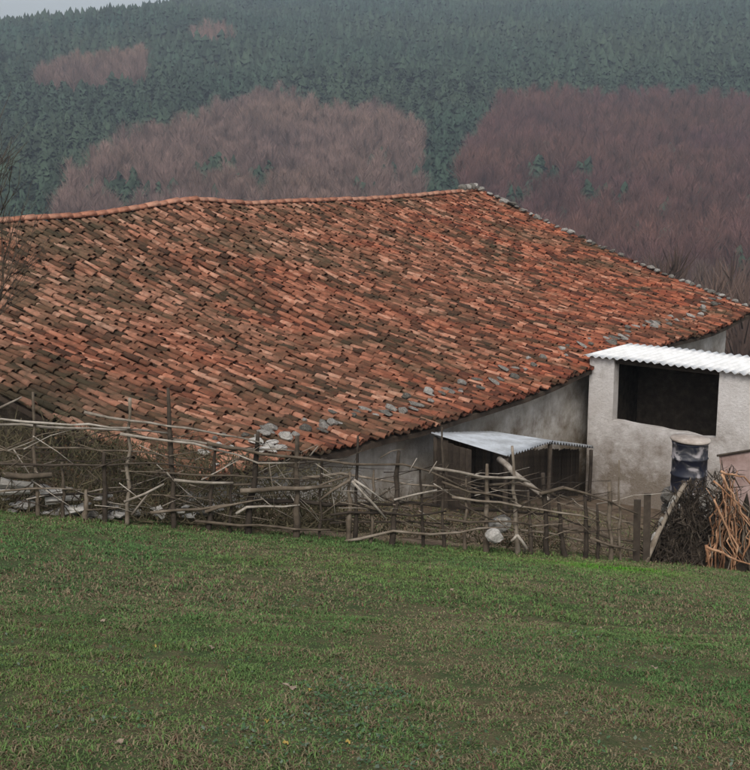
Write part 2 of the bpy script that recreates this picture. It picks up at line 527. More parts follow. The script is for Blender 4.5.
def tile_fields(ci, half, rows, jit):
    u, v = [], []
    uu = (ci + .5 * half + .5) / NC
    I, J = np.meshgrid(uu, np.arange(rows))
    n = I.size
    # every run of tiles has slipped a little by itself
    runs = rng.uniform(-.35, .35, len(ci)); bend = rng.normal(0, .0011, len(ci))
    u = I.ravel() + np.tile(bend, rows) * np.sin(J.ravel() * .23 + 1) + rng.normal(0, .0006, n)
    v = (J.ravel() + .35 + np.tile(runs, rows) + rng.normal(0, .16, n)) / NRW - .012
    v = np.minimum(v, 1 - .34 / 10.9 + rng.normal(0, .004, n))
    return u, np.maximum(v, -.005)
cu, cv = tile_fields(np.arange(NC), 0, NRW, 1)
n = len(cu)
P, ax, ay, az = frame_at(cu, cv, np.full(n, .045) + rng.normal(0, .025, n), rng.normal(0, .075, n), rng.normal(0, .1, n))
P = P + az * (.018 + rng.normal(0, .008, n))[:, None]
ROT = np.stack([ax, ay, az], 2)                   # columns
SC = np.stack([rng.uniform(.92, 1.08, n), rng.uniform(.93, 1.1, n), rng.uniform(.9, 1.15, n)], 1)
qx, qy, qd = project(P)
inview = (qx > 2) & (qx < 745) & (qy > 150) & (qy < 470) & (rng.random(n) > .02)
order = np.argsort(np.where(inview, qd, 1e9))
solo = set(order[:300].tolist())
def mass(base, P, ROT, SC, idx, rnd):
    bv, bf = base; bf4 = np.array(bf)
    W = np.einsum('nij,nkj->nki', ROT[idx], bv[None] * SC[idx][:, None, :]) + P[idx][:, None, :]
    k = len(bv)
    Fm = (bf4[None] + (np.arange(len(idx)) * k)[:, None, None]).reshape(-1, 4)
    return W.reshape(-1, 3), Fm, np.repeat(rnd[idx], k)
rndv = rng.random(n)
rest = np.array([i for i in range(n) if i not in solo])
W1, F1, r1 = mass(COVER, P, ROT, SC, rest, rndv)
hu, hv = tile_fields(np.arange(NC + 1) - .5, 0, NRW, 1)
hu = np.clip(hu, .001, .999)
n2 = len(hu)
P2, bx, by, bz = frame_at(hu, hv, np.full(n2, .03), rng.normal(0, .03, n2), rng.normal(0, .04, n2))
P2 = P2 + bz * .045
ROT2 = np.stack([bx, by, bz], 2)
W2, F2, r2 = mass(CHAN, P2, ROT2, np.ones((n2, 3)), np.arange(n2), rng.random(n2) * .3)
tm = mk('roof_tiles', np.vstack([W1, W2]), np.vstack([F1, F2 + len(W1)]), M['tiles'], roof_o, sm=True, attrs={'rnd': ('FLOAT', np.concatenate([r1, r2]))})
tm['kind'] = 'stuff'
tile_me = bpy.data.meshes.new('roof_tile')
tile_me.from_pydata(COVER[0].tolist(), [], COVER[1]); tile_me.materials.append(M['tile'])
tile_me.polygons.foreach_set('use_smooth', np.ones(len(tile_me.polygons), dtype=bool))
ro = origin_of(roof_o)
def place_tile(name, me, P, R, S, parent, base):
    o = add_obj(name, me, parent)
    mtx = Matrix(((R[0][0], R[0][1], R[0][2], 0), (R[1][0], R[1][1], R[1][2], 0), (R[2][0], R[2][1], R[2][2], 0), (0, 0, 0, 1)))
    o.rotation_euler = mtx.to_euler(); o.location = Vector(P) - base; o.scale = S
    return o
for i in sorted(solo):
    place_tile('roof_tile', tile_me, P[i], ROT[i], SC[i], roof_o, ro)

# ridge caps
RT = barrel(.42, .24, .28, .10, .12)
ridge_me = bpy.data.meshes.new('ridge_tile')
ridge_me.from_pydata(RT[0].tolist(), [], RT[1]); ridge_me.materials.append(M['ridge'])
ridge_me.polygons.foreach_set('use_smooth', np.ones(len(ridge_me.polygons), dtype=bool))
nr = 76
for k in range(nr):
    u0, u1 = (k) / nr, (k + 1) / nr
    p0 = roof(np.array(u0), np.array(0.)); p1 = roof(np.array(u1), np.array(0.))
    if k > nr - 2: continue
    a = p1 - p0; a /= np.linalg.norm(a)
    y = np.cross([0, 0, 1.], a); y /= np.linalg.norm(y); z = np.cross(a, y)
    a2 = a + y * random.uniform(-.05, .05); a2 /= np.linalg.norm(a2); y = np.cross(z, a2)
    R = np.stack([a2, y, z], 1)
    place_tile('ridge_tile', ridge_me, p0 + np.array([0, 0, .055 + random.uniform(-.008, .012)]), R, (random.uniform(.95, 1.06),) * 3, roof_o, ro)

# ------------------------------------------------------------------ house walls
def wall_grid(name, Pl, Ql, ztop, mat, parent, thick, inward, zb=None, nseg=40, nz=14):
    """slightly uneven masonry wall from plan point Pl to Ql; ztop(t) gives the top"""
    Pl, Ql = np.asarray(Pl, float), np.asarray(Ql, float)
    Vo, Vi = [], []
    for j in range(nz + 1):
        for i in range(nseg + 1):
            t = i / nseg; q = Pl + (Ql - Pl) * t
            zt = ztop(t); zl = (gz(q[0], q[1]) - .5) if zb is None else zb
            z = zl + (zt - zl) * j / nz
            k = .05 * (float(fbm(t * 18, z * 1.3, 61)) - .5)
            Vo.append((q[0] - inward[0] * k, q[1] - inward[1] * k, z))
            Vi.append((q[0] + inward[0] * thick, q[1] + inward[1] * thick, z))
    w = nseg + 1; o = len(Vo); Fc = []
    idx = lambda i, j: j * w + i
    for j in range(nz):
        for i in range(nseg):
            a, b, c, d = idx(i, j), idx(i + 1, j), idx(i + 1, j + 1), idx(i, j + 1)
            Fc.append((a, b, c, d)); Fc.append((a + o, d + o, c + o, b + o))
    for j in range(nz):
        for i in (0, nseg): Fc.append((idx(i, j), idx(i, j + 1), idx(i, j + 1) + o, idx(i, j) + o))
    for i in range(nseg):
        for j in (0, nz): Fc.append((idx(i, j), idx(i + 1, j), idx(i + 1, j) + o, idx(i, j) + o))
    return mk(name, np.array(Vo + Vi), Fc, mat, parent, sm=False)
VW, U0, U1 = .955, .03, .957
def rz(u, v): return float(roof(np.array(u), np.array(v))[2]) - .17
q0 = roof(np.array(U0), np.array(VW)); q1 = roof(np.array(U1), np.array(VW))
wall_grid('wall', q0, q1, lambda t: rz(U0 + (U1 - U0) * t, VW), M['plaster'], house, .45, -n_dir, nseg=80)
r0 = roof(np.array(U0), np.array(0.)); r1 = roof(np.array(U1), np.array(0.))
g0 = q0 - n_dir * .5; g1 = q1 - n_dir * .5
wall_grid('gable_wall', g0, r0, lambda t: rz(U0, VW - .046 - (VW - .046) * t), M['gable'], house, .45, e_dir, nseg=30)
wall_grid('gable_wall', g1, r1, lambda t: rz(U1, VW - .046 - (VW - .046) * t), M['plaster'], house, .45, -e_dir, nseg=30)
b0 = r0 - n_dir * 8.0; b1 = r1 - n_dir * 8.0
wall_grid('gable_wall', r0 - n_dir * .02, b0, lambda t: rz(U0, 0) - .06 - t * 2.65, M['gable'], house, .45, e_dir, nseg=20)
wall_grid('gable_wall', r1 - n_dir * .02, b1, lambda t: rz(U1, 0) - .06 - t * 2.65, M['plaster'], house, .45, -e_dir, nseg=20)
wall_grid('wall', b0 - n_dir * .03, b1 - n_dir * .03, lambda t: rz(U0 + (U1 - U0) * t, 0) - 2.78, M['plaster'], house, .45, -n_dir, nseg=30)

# ------------------------------------------------------------------ stones
def ico():
    t = (1 + 5 ** .5) / 2
    v = np.array([(-1, t, 0), (1, t, 0), (-1, -t, 0), (1, -t, 0), (0, -1, t), (0, 1, t), (0, -1, -t), (0, 1, -t), (t, 0, -1), (t, 0, 1), (-t, 0, -1), (-t, 0, 1)], float)
    v /= np.linalg.norm(v[0])
    f = [(0, 11, 5), (0, 5, 1), (0, 1, 7), (0, 7, 10), (0, 10, 11), (1, 5, 9), (5, 11, 4), (11, 10, 2), (10, 7, 6), (7, 1, 8), (3, 9, 4), (3, 4, 2), (3, 2, 6), (3, 6, 8), (3, 8, 9), (4, 9, 5), (2, 4, 11), (6, 2, 10), (8, 6, 7), (9, 8, 1)]
    V = [tuple(q) for q in v]; cache = {}; Fo = []
    def mid(a, b):
        k = (min(a, b), max(a, b))
        if k not in cache:
            p = np.array(V[a]) + np.array(V[b]); p /= np.linalg.norm(p); V.append(tuple(p)); cache[k] = len(V) - 1
        return cache[k]
    for a, b, c in f:
        x, y, z = mid(a, b), mid(b, c), mid(c, a)
        Fo += [(a, x, z), (b, y, x), (c, z, y), (x, y, z)]
    return np.array(V), Fo
IV, IF = ico()
STONE = {}
for mname in ('stone', 'palestone'):
    STONE[mname] = []
    for k in range(6):
        r = np.random.default_rng(100 + k)
        V = IV.copy()
        for _ in range(7):                        # knock flat facets off
            d = r.normal(size=3); d /= np.linalg.norm(d); h = r.uniform(.55, .85)
            s = V @ d; V = V - d * np.maximum(s - h, 0)[:, None]
        V += r.normal(0, .03, V.shape)
        me = bpy.data.meshes.new('stone'); me.from_pydata(V.tolist(), [], IF); me.materials.append(M[mname])
        STONE[mname].append(me)
def stone(P, size, label=None, cat='stone', group=None, mat='stone', parent=None, name='stone', rot=None):
    o = add_obj(name, random.choice(STONE[mat]), parent)
    base = origin_of(parent) if parent is not None else Vector((0, 0, 0))
    o.location = Vector(P) - base
    o.scale = size
    o.rotation_euler = rot or (random.uniform(-.3, .3), random.uniform(-.3, .3), random.uniform(0, 6.28))
    if label: tag(o, label, cat, group)
    return o
up_n = np.array([0, 0, 1.])
# along the gable verge
v = .0
while v < .98:
    s = random.uniform(.07, .15)
    Pq = roof(np.array(.9945 + random.uniform(-.003, .002)), np.array(v))
    if random.random() < .9:
        stone(Pq + up_n * (.10 + s * .35), (s * random.uniform(.9, 1.5), s, s * random.uniform(.55, .85)),
              'rough grey stone on the gable verge, %s' % ('up by the ridge end' if v < .33 else 'halfway down the slope' if v < .68 else 'low down by the eave corner'), 'stone', 'stones along the gable verge')
    v += random.uniform(.013, .034)
for k in range(5):
    s = random.uniform(.12, .18)
    stone(roof(np.array(.985 - .007 * k), np.array(.0)) + up_n * .2, (s * 1.3, s, s * .8), 'grey stone heaped on the ridge end at the top of the gable', 'stone', 'stones on the ridge end')
# along the eave
u = .05
while u < .985:
    s = random.uniform(.05, .125)
    vv = .945 + random.uniform(-.035, .012) - .02 * u
    Pq = roof(np.array(u), np.array(vv))
    where = 'above the fence' if u < .17 else 'beside the lean-to' if u < .42 else 'between lean-to and annex roof' if u < .62 else 'above the annex roof' if u < .88 else 'at the gable corner'
    slab = random.random() < .5
    size_w = 'small' if s < .085 else 'larger'
    stone(Pq + up_n * (.085 + s * .2), (s * random.uniform(1.5, 2.3), s * .9, s * random.uniform(.35, .5)) if slab else (s * random.uniform(1., 1.3), s, s * random.uniform(.6, .8)),
          '%s %s stone on the eave tiles %s' % (size_w, 'flat slab of grey' if slab else 'rounded grey', where), 'stone', 'stones along the eave', rot=(random.uniform(-.2, .2), random.uniform(.1, .4), math.atan2(n_dir[1], n_dir[0]) + random.uniform(-.5, .5)))
    u += random.uniform(.004, .014) * (1.35 if u > .35 else 1)
for k in range(12):
    s = random.uniform(.05, .12)
    uu, vv = random.uniform(.0, .13), random.uniform(.93, .99)
    stone(roof(np.array(uu), np.array(vv)) + up_n * (.1 + s * .3), (s * random.uniform(1.3, 2.2), s, s * random.uniform(.4, .7)), 'pale stone lying on the broken roof corner behind the fence', 'stone', 'stones on the broken roof corner', mat='palestone')

# ------------------------------------------------------------------ annex with the corrugated roof
S0 = at_y(590, 356, 27.3)
sh_d = n_dir.copy(); sh_b = e_dir.copy(); sh_b[2] = 0
SN = sh_b.copy()
def on_shed(px, py):
    q = on_plane(px, py, S0, SN); return np.dot(q - S0, sh_d), q[2]
SW = 6.0
s0, _ = on_shed(613, 400); s1, _ = on_shed(718, 400)
_, zs0 = on_shed(614, 421); _, zs1 = on_shed(704, 438)
zt = S0[2] - .02
annex = thing('annex', 'whitewashed annex with a wide dark opening under a white corrugated roof', 'annex', (S0[0] + sh_d[0] * 3, S0[1] + sh_d[1] * 3, gz(S0[0] + sh_d[0] * 3, S0[1] + sh_d[1] * 3)))
TH = .26
def sp_(s, z, d=0.):
    q = S0 + sh_d * s + sh_b * d; return np.array([q[0], q[1], z])
def framed_wall():
    zb = min(gz(*sp_(t, 0)[:2]) for t in (0, 3, SW)) - .5
    svals = sorted(set(list(np.linspace(0, s0, 4)) + list(np.linspace(s0, s1, 14)) + list(np.linspace(s1, SW, 6))))
    zl = lambda s: zs0 + (zs1 - zs0) * (s - s0) / (s1 - s0) + .02 * math.sin(s * 9) + .015 * math.sin(s * 23)
    mb = MB()
    for a, b_ in zip(svals[:-1], svals[1:]):
        inside = a >= s0 - 1e-6 and b_ <= s1 + 1e-6
        levels = [(zb, zl(a), zl(b_), None)] if inside else [(zb, zt, zt, None)]
        for (lo, ta, tb, _) in levels:
            V = [sp_(a, lo), sp_(b_, lo), sp_(b_, tb), sp_(a, ta), sp_(a, lo, TH), sp_(b_, lo, TH), sp_(b_, tb, TH), sp_(a, ta, TH)]
            Fc = [(0, 1, 2, 3), (5, 4, 7, 6), (3, 2, 6, 7)]
            if abs(a) < 1e-6: Fc.append((4, 0, 3, 7))
            if abs(b_ - SW) < 1e-6: Fc.append((1, 5, 6, 2))
            mb.add(V, Fc)
    for s, flip in ((s0, False), (s1, True)):      # jamb reveals
        V = [sp_(s, zl(s)), sp_(s, zl(s), TH), sp_(s, zt, TH), sp_(s, zt)]
        mb.add(V, [(0, 1, 2, 3) if not flip else (3, 2, 1, 0)])
    return mb
framed_wall().build('front_wall', M['shedplaster'], annex)
zb = min(gz(*sp_(t, 0)[:2]) for t in (0, 3, SW)) - .6
BD = 2.3
def simple_box(name, s_a, s_b, d_a, d_b, z_a, z_b, mat, parent):
    o = sp_(s_a, z_a, d_a)
    V, Fc = box_geo(o, sh_d * (s_b - s_a), sh_b * (d_b - d_a), [0, 0, z_b - z_a])
    return mk(name, V, Fc, mat, parent)
simple_box('side_wall', 0, .3, TH + .004, BD, zb, zt - .085, M['shedplaster'], annex)
simple_box('shade_lining', .304, .33, TH + .008, BD - .304, zb + .2, zt - .09, M['darkwood'], annex)  # added dark panel: the shade inside the opening put into its colour
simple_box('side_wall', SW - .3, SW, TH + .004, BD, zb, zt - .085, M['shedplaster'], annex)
simple_box('back_wall', .304, SW - .304, BD - .3, BD, zb, zt - .09, M['darkwood'], annex)  # coloured dark to deepen the shade seen through the opening
simple_box('lintel', s0 - .15, s1 + .15, .06, .18, zt - .10, zt - .004, M['darkwood'], annex)
# hay and clutter is not visible in the dark: the floor of the annex is the ground
def corr_sheet(fn, width, length, pitch=.177, amp=.024, per=8, nl=6, th=.008):
    """corrugated sheet: fn(a, b, h) -> world point; a across the waves, b along them"""
    n = int(width / pitch * per)
    V = []
    for lay in (0, 1):
        for j in range(nl + 1):
            for i in range(n + 1):
                a = width * i / n
                V.append(fn(a, length * j / nl, amp * math.sin(2 * math.pi * a / pitch) + (-th if lay else 0)))
    w = n + 1; o = w * (nl + 1); Fc = []
    for j in range(nl):
        for i in range(n):
            q = (j * w + i, j * w + i + 1, (j + 1) * w + i + 1, (j + 1) * w + i)
            Fc.append(q); Fc.append(tuple(k + o for k in q[::-1]))
    for i in range(n):
        for j in (0, nl): Fc.append((j * w + i, j * w + i + 1, j * w + i + 1 + o, j * w + i + o))
    for j in range(nl):
        for i in (0, n): Fc.append((j * w + i, (j + 1) * w + i, (j + 1) * w + i + o, j * w + i + o))
    return np.array(V), Fc
ns = 7; sw = (SW + .35) / ns
for k in range(ns):
    a0 = -.1 + k * sw
    def fn(a, b_, h, a0=a0, k=k):
        s = a0 + a
        z = zt + .045 + h + (b_ * -.02) + (.006 if k % 2 else 0) - .004 * s + .012 * math.sin(s * 1.1)
        return sp_(s, z, b_ - .14)
    V, Fc = corr_sheet(fn, sw + .05, 2.5)
    mk('roof_sheet', V, Fc, M['white'], annex, sm=True)
for d in (.7, 1.6):
    simple_box('purlin', .34, SW - .34, d, d + .08, zt - .12, zt - .04, M['darkwood'], annex)

# ------------------------------------------------------------------ low lean-to of metal sheets
FL = at_y(431, 433, 21.6); FF = at_y(507, 456, 20.4); FR = at_y(554, 441, 22.6); FB = at_y(492, 432, 23.6)
lean = thing('lean_to', 'low lean-to roofed with grey metal sheets against the house wall', 'lean-to', ((FF + FB)[0] / 2, (FF + FB)[1] / 2, gz((FF + FB)[0] / 2, (FF + FB)[1] / 2)))
def bil(P00, P10, P11, P01):
    def fn(a, b_, h): return P00 * (1 - a) * (1 - b_) + P10 * a * (1 - b_) + P11 * a * b_ + P01 * (1 - a) * b_ + np.array([0, 0, h])
    return fn
for k, (t0, t1) in enumerate(((0, .52), (.5, 1.0))):
    f0 = bil(FF + (FR - FF) * t0, FF + (FR - FF) * t1, FL + (FB - FL) * t1, FL + (FB - FL) * t0)
    W_ = 1.35
    V, Fc = corr_sheet(lambda a, b_, h: f0(a / W_, b_ / 2., h + .006 * k), W_, 2., pitch=.15, amp=.02)
    mk('roof_sheet', V, Fc, M['metal'], lean, sm=True)
G0, G1 = at_y(548, 442, 23.2), at_y(594, 447, 26.6)
back2 = np.array([-.35, .8, -.12])
f1 = bil(G0, G1, G1 + back2 * .8, G0 + back2)
V, Fc = corr_sheet(lambda a, b_, h: f1(a / 3.4, b_ / 1.5, h), 3.4, 1.5, pitch=.2, amp=.03)
mk('roof_sheet', V, Fc, M['metal'], lean, sm=True)
def post(Pt, r, parent, mat, name='post', down=None):
    zb_ = gz(Pt[0], Pt[1]) - .2
    V, Fc = tube_geo(wobble_line(np.array([Pt[0], Pt[1], zb_]), Pt, 5, .02), r, r * .85, 7, .1)
    return mk(name, V, Fc, mat, parent, sm=True)
for q, dz in ((FF, .06), (FL, .06), (FR, .07), (FB, .06), (G1, .08)):
    c_ = (FF + FL + FR + FB) / 4 if q is not G1 else G0
    w = q + (c_ - q) * .07
    post(w - np.array([0, 0, dz]), .05, lean, M['darkwood'])
# dark boards added to keep light out under the roof, each its own piece
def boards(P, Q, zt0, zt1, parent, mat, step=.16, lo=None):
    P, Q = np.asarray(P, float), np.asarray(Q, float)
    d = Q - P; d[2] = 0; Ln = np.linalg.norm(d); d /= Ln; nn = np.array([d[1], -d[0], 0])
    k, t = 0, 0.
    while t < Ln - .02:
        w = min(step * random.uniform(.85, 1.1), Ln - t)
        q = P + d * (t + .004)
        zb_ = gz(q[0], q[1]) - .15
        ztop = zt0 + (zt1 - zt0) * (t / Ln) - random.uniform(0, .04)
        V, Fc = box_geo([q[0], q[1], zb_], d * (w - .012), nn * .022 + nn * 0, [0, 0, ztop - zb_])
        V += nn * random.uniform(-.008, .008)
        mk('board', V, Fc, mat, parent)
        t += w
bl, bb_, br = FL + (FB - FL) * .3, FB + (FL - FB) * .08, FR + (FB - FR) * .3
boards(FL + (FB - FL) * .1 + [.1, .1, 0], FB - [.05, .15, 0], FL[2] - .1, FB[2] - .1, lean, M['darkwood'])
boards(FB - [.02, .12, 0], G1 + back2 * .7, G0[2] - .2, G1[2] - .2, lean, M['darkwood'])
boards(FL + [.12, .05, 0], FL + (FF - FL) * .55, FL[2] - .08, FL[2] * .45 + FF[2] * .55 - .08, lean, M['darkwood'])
pa, pb = at_y(499, 459, 20.3), at_y(548, 500, 19.0)
V, Fc = tube_geo(wobble_line(pa, pb, 6, .03), .055, .04, 8, .08)
mk('prop_pole', V, Fc, M['palewood'], lean, sm=True)['label'] = 'pale peeled pole propping the sheet corner'

# ------------------------------------------------------------------ wattle fence
def fp(px, py, off=0.):
    r = ray(px, py)
    k = (14.6 + off) / (r[1] - .27 * r[0]); return r * k
fc = fp(330, 531)
fence = thing('wattle_fence', 'rough wattle fence of stakes and woven poles along the lawn', 'fence', fc)
def stick(pix, r0, r1, mat, name, off=0., offs=None, parent=fence, wob=.018, step=.22, lab=None):
    pts = [fp(px, py, off if offs is None else offs[i]) for i, (px, py) in enumerate(pix)]
    pts = resample(pts, step)
    ph = random.uniform(0, 6)
    for i in range(1, len(pts) - 1):
        pts[i] = pts[i] + np.array([random.uniform(-1, 1) * wob, random.uniform(-1, 1) * wob, random.uniform(-1, 1) * wob])
    V, Fc = tube_geo(pts, r0 * .85, r1 * .8, 6, .18)
    return mk(name, V, Fc, mat, parent, sm=True)
STAKES = [((33, 392), (38, 522), .035), ((104, 452), (105, 524), .04), ((86, 490), (85, 524), .045), ((130, 398), (127, 522), .035), ((168, 388), (174, 532), .045),
          ((216, 446), (208, 530), .035), ((258, 432), (248, 534), .048), ((297, 436), (296, 538), .05), ((358, 436), (355, 534), .03), ((350, 472), (348, 534), .042),
          ((399, 451), (393, 537), .05), ((442, 427), (444, 548), .03), ((487, 464), (486, 544), .04), ((512, 446), (517, 546), .035), ((543, 473), (546, 550), .045),
          ((557, 492), (564, 553), .045), ((585, 496), (585, 554), .045), ((609, 482), (611, 560), .045), ((619, 460), (620, 562), .022), ((62, 462), (64, 520), .03), ((420, 470), (423, 540), .026), ((466, 478), (465, 543), .03), ((528, 490), (530, 548), .035), ((597, 505), (598, 556), .03), ((232, 462), (230, 530), .025), ((322, 458), (320, 534), .026), ((374, 470), (371, 536), .028)]
for (t_, b_, r_) in STAKES:
    a_, c_ = fp(*t_, .0), fp(*b_, .0)
    dn = (c_ - a_) / abs(c_[2] - a_[2]); c_ = a_ + dn * max(a_[2] - gz(c_[0], c_[1]) + .14, .3)   # driven into the ground
    V, Fc = tube_geo(wobble_line(c_, a_, 8, .035), r_ * random.uniform(.75, 1.0), r_ * random.uniform(.4, .62), 7, .2)
    mk('stake', V, Fc, M['darkwood'] if random.random() < .55 else M['bark'], fence, sm=True)
RAILS = [  # pixels, r0, r1, material, offset front(-)/behind(+)
    ([(-25, 419), (0, 420), (70, 424), (130, 428)], .02, .014, 'palewood', -.06),
    ([(-25, 423), (0, 424), (70, 427), (140, 430), (172, 434)], .022, .016, 'palewood', .06),
    ([(84, 412), (130, 420), (168, 425), (223, 436), (262, 443)], .022, .014, 'palewood', -.06),
    ([(172, 440), (240, 447), (300, 452)], .02, .014, 'palewood', .05),
    ([(120, 434), (172, 441), (215, 449), (259, 462), (290, 463)], .022, .014, 'palewood', -.06),
    ([(207, 443), (278, 456), (329, 461), (377, 466), (404, 466), (427, 472), (464, 488)], .028, .016, 'bark', -.07),
    ([(433, 468), (460, 471), (481, 476), (516, 477), (530, 482)], .03, .02, 'palewood', -.07),
    ([(440, 474), (469, 482), (500, 486)], .022, .015, 'bark', .05),
    ([(442, 482), (470, 491), (482, 494), (515, 500)], .022, .015, 'bark', -.06),
    ([(489, 485), (518, 482), (543, 493), (575, 500)], .024, .016, 'bark', .06),
    ([(540, 494), (563, 487), (585, 494), (608, 501), (638, 514)], .026, .018, 'bark', -.07),
    ([(575, 504), (595, 512), (630, 523), (642, 529)], .022, .016, 'bark', .06),
    ([(590, 538), (608, 545), (636, 551)], .022, .016, 'bark', -.06),
    ([(545, 523), (580, 530), (610, 537), (640, 543)], .022, .014, 'bark', .05),
    ([(446, 519), (469, 522), (514, 520), (532, 525)], .022, .014, 'bark', -.06),
    ([(345, 541), (361, 539), (394, 531), (430, 533), (460, 533), (477, 529), (510, 527)], .022, .014, 'bark', -.07),
    ([(212, 482), (235, 485), (260, 484)], .022, .018, 'bark', .05),
    ([(240, 491), (257, 489), (300, 489), (331, 486)], .04, .03, 'bark', -.09),
    ([(205, 512), (220, 508), (263, 499)], .024, .014, 'bark', -.07),
    ([(236, 514), (247, 508), (300, 505)], .02, .014, 'palewood', -.05),
    ([(195, 521), (220, 524), (278, 527), (330, 530)], .022, .016, 'bark', -.06),
    ([(255, 500), (300, 502), (350, 505), (410, 503), (440, 506)], .034, .024, 'darkwood', .06),
    ([(302, 478), (341, 474), (394, 482), (450, 488)], .024, .014, 'bark', .05),
    ([(394, 500), (416, 495), (437, 490)], .02, .012, 'palewood', -.06),
    ([(5, 475), (25, 477), (52, 475)], .05, .045, 'bark', -.1),
    ([(-20, 494), (31, 488), (56, 487), (82, 490)], .018, .012, 'bark', -.06),
    ([(41, 496), (101, 493), (140, 492)], .02, .012, 'darkwood', .05),
    ([(174, 480), (233, 483)], .026, .02, 'palewood', -.08),
    ([(124, 502), (164, 484)], .024, .018, 'palewood', -.12),
    ([(132, 515), (149, 492)], .022, .012, 'palewood', -.13),
    ([(150, 513), (201, 510), (240, 504)], .022, .014, 'bark', -.06),
    ([(352, 481), (386, 519)], .024, .016, 'palewood', -.12),
    ([(354, 480), (384, 501)], .02, .014, 'palewood', -.10),
    ([(350, 480), (320, 500)], .024, .016, 'bark', -.10),
    ([(349, 476), (303, 492)], .02, .014, 'bark', -.09),
    ([(452, 497), (478, 500), (520, 505), (560, 512), (600, 522)], .022, .014, 'bark', -.06),
    ([(460, 508), (500, 511), (545, 514), (590, 527)], .022, .014, 'darkwood', .06),
    ([(520, 530), (550, 534), (585, 541), (615, 549)], .02, .014, 'bark', .05),
    ([(330, 515), (370, 512), (410, 515), (446, 511)], .02, .014, 'darkwood', -.06),
    ([(330, 523), (390, 521), (450, 524)], .02, .012, 'darkwood', .05),
    ([(380, 458), (392, 452), (404, 449)], .01, .006, 'bark', -.05),
    ([(410, 470), (417, 458)], .012, .006, 'palewood', -.08),
    ([(429, 474), (437, 461)], .013, .006, 'palewood', -.08),
    ([(310, 456), (318, 446)], .014, .008, 'palewood', -.08),
    ([(0, 408), (22, 397)], .02, .012, 'palewood', .5),
    ([(-20, 452), (60, 447), (140, 452), (200, 459)], .018, .010, 'bark', .06),
    ([(-20, 462), (70, 466), (150, 462), (212, 470)], .018, .010, 'darkwood', -.05),
    ([(150, 472), (210, 476), (280, 478), (330, 480)], .018, .010, 'bark', -.05)]
for (pix, r0_, r1_, mt, off_) in RAILS:
    stick(pix, r0_, r1_, M[mt], 'pole', off_)
# loose twigs caught in the weave
for k in range(190):
    px = random.uniform(-10, 600)
    yb = np.interp(px, [0, 330, 640], [512, 525, 555]); yt = np.interp(px, [0, 170, 330, 480, 640], [432, 435, 462, 472, 505])
    y = random.uniform(yt, yb - 4); ang = random.gauss(0, .5); ln = random.uniform(25, 85)
    dx, dy = math.cos(ang) * ln, math.sin(ang) * ln
    y2 = max(min(y + dy, yb), yt - 4)
    o1, o2 = random.uniform(-.09, .08), random.uniform(-.09, .08)
    stick([(px, y), (px + dx * .5, (y + y2) / 2 + random.uniform(-3, 3)), (px + dx, y2)], random.uniform(.006, .012), .003, M[random.choice(['bark', 'bark', 'darkwood', 'darkwood', 'palewood'])], 'twig', offs=[o1, (o1 + o2) / 2, o2], wob=.02)
# two upright gate boards at the end of the fence
for (xa, xb, yt_, yb_) in ((633, 640, 500, 560), (643, 650, 494, 562)):
    a_, b_, c_ = fp(xa, yb_), fp(xb, yb_), fp(xa + 1, yt_)
    dz_ = a_[2] - gz(a_[0], a_[1]) + .1; a_ = a_ - [0, 0, dz_]; b_ = b_ - [0, 0, dz_]
    V, Fc = box_geo(a_, b_ - a_, np.array([.005, .03, 0]), c_ - a_)
    mk('end_board', V, Fc, M['darkwood'], fence)

# ------------------------------------------------------------------ dead bramble grown through the fence
def stems(n, pxr, ytop, ybot, offr, rr, seg=4, ln=(18, 60), up=.7):
    mb = MB()
    for k in range(n):
        px = random.uniform(*pxr)
        yb = ybot(px); yt = ytop(px)
        y0 = yb + 2 if random.random() < .5 else random.uniform(yt, yb)
        off_ = random.uniform(*offr)
        ang = random.gauss(-math.pi / 2, up) if random.random() < .6 else random.uniform(0, 6.28)
        l = random.uniform(*ln); pts = []; x, y = px, y0
        for i in range(seg):
            pts.append(fp(x, min(y, yb + 3), off_ + .05 * i * random.uniform(-1, 1)))
            ang += random.gauss(0, .35); x += math.cos(ang) * l / seg; y += math.sin(ang) * l / seg
            if y < yt: ang = abs(ang)
        V, Fc = tube_geo(pts, random.uniform(*rr), .002, 3, .1)
        mb.add(V, Fc[:-2])
    return mb
yb1 = lambda x: np.interp(x, [-40, 0, 330, 640], [514, 514, 527, 556])
bt = stems(2300, (-30, 345), lambda x: np.interp(x, [0, 60, 140, 220, 345], [428, 428, 445, 455, 475]), yb1, (.06, 1.5), (.005, .012)).build('dead_bramble', M['bramble'], None)
tag(bt, 'tangle of dead brown bramble stems behind the wattle fence', 'bramble', None, 'stuff')
bt2 = stems(420, (345, 630), lambda x: np.interp(x, [345, 460, 630], [488, 492, 522]), yb1, (.1, .9), (.003, .008), ln=(10, 36)).build('dry_weeds', M['bramble'], None)
rl = np.random.default_rng(77); Vl, Cl = [], []
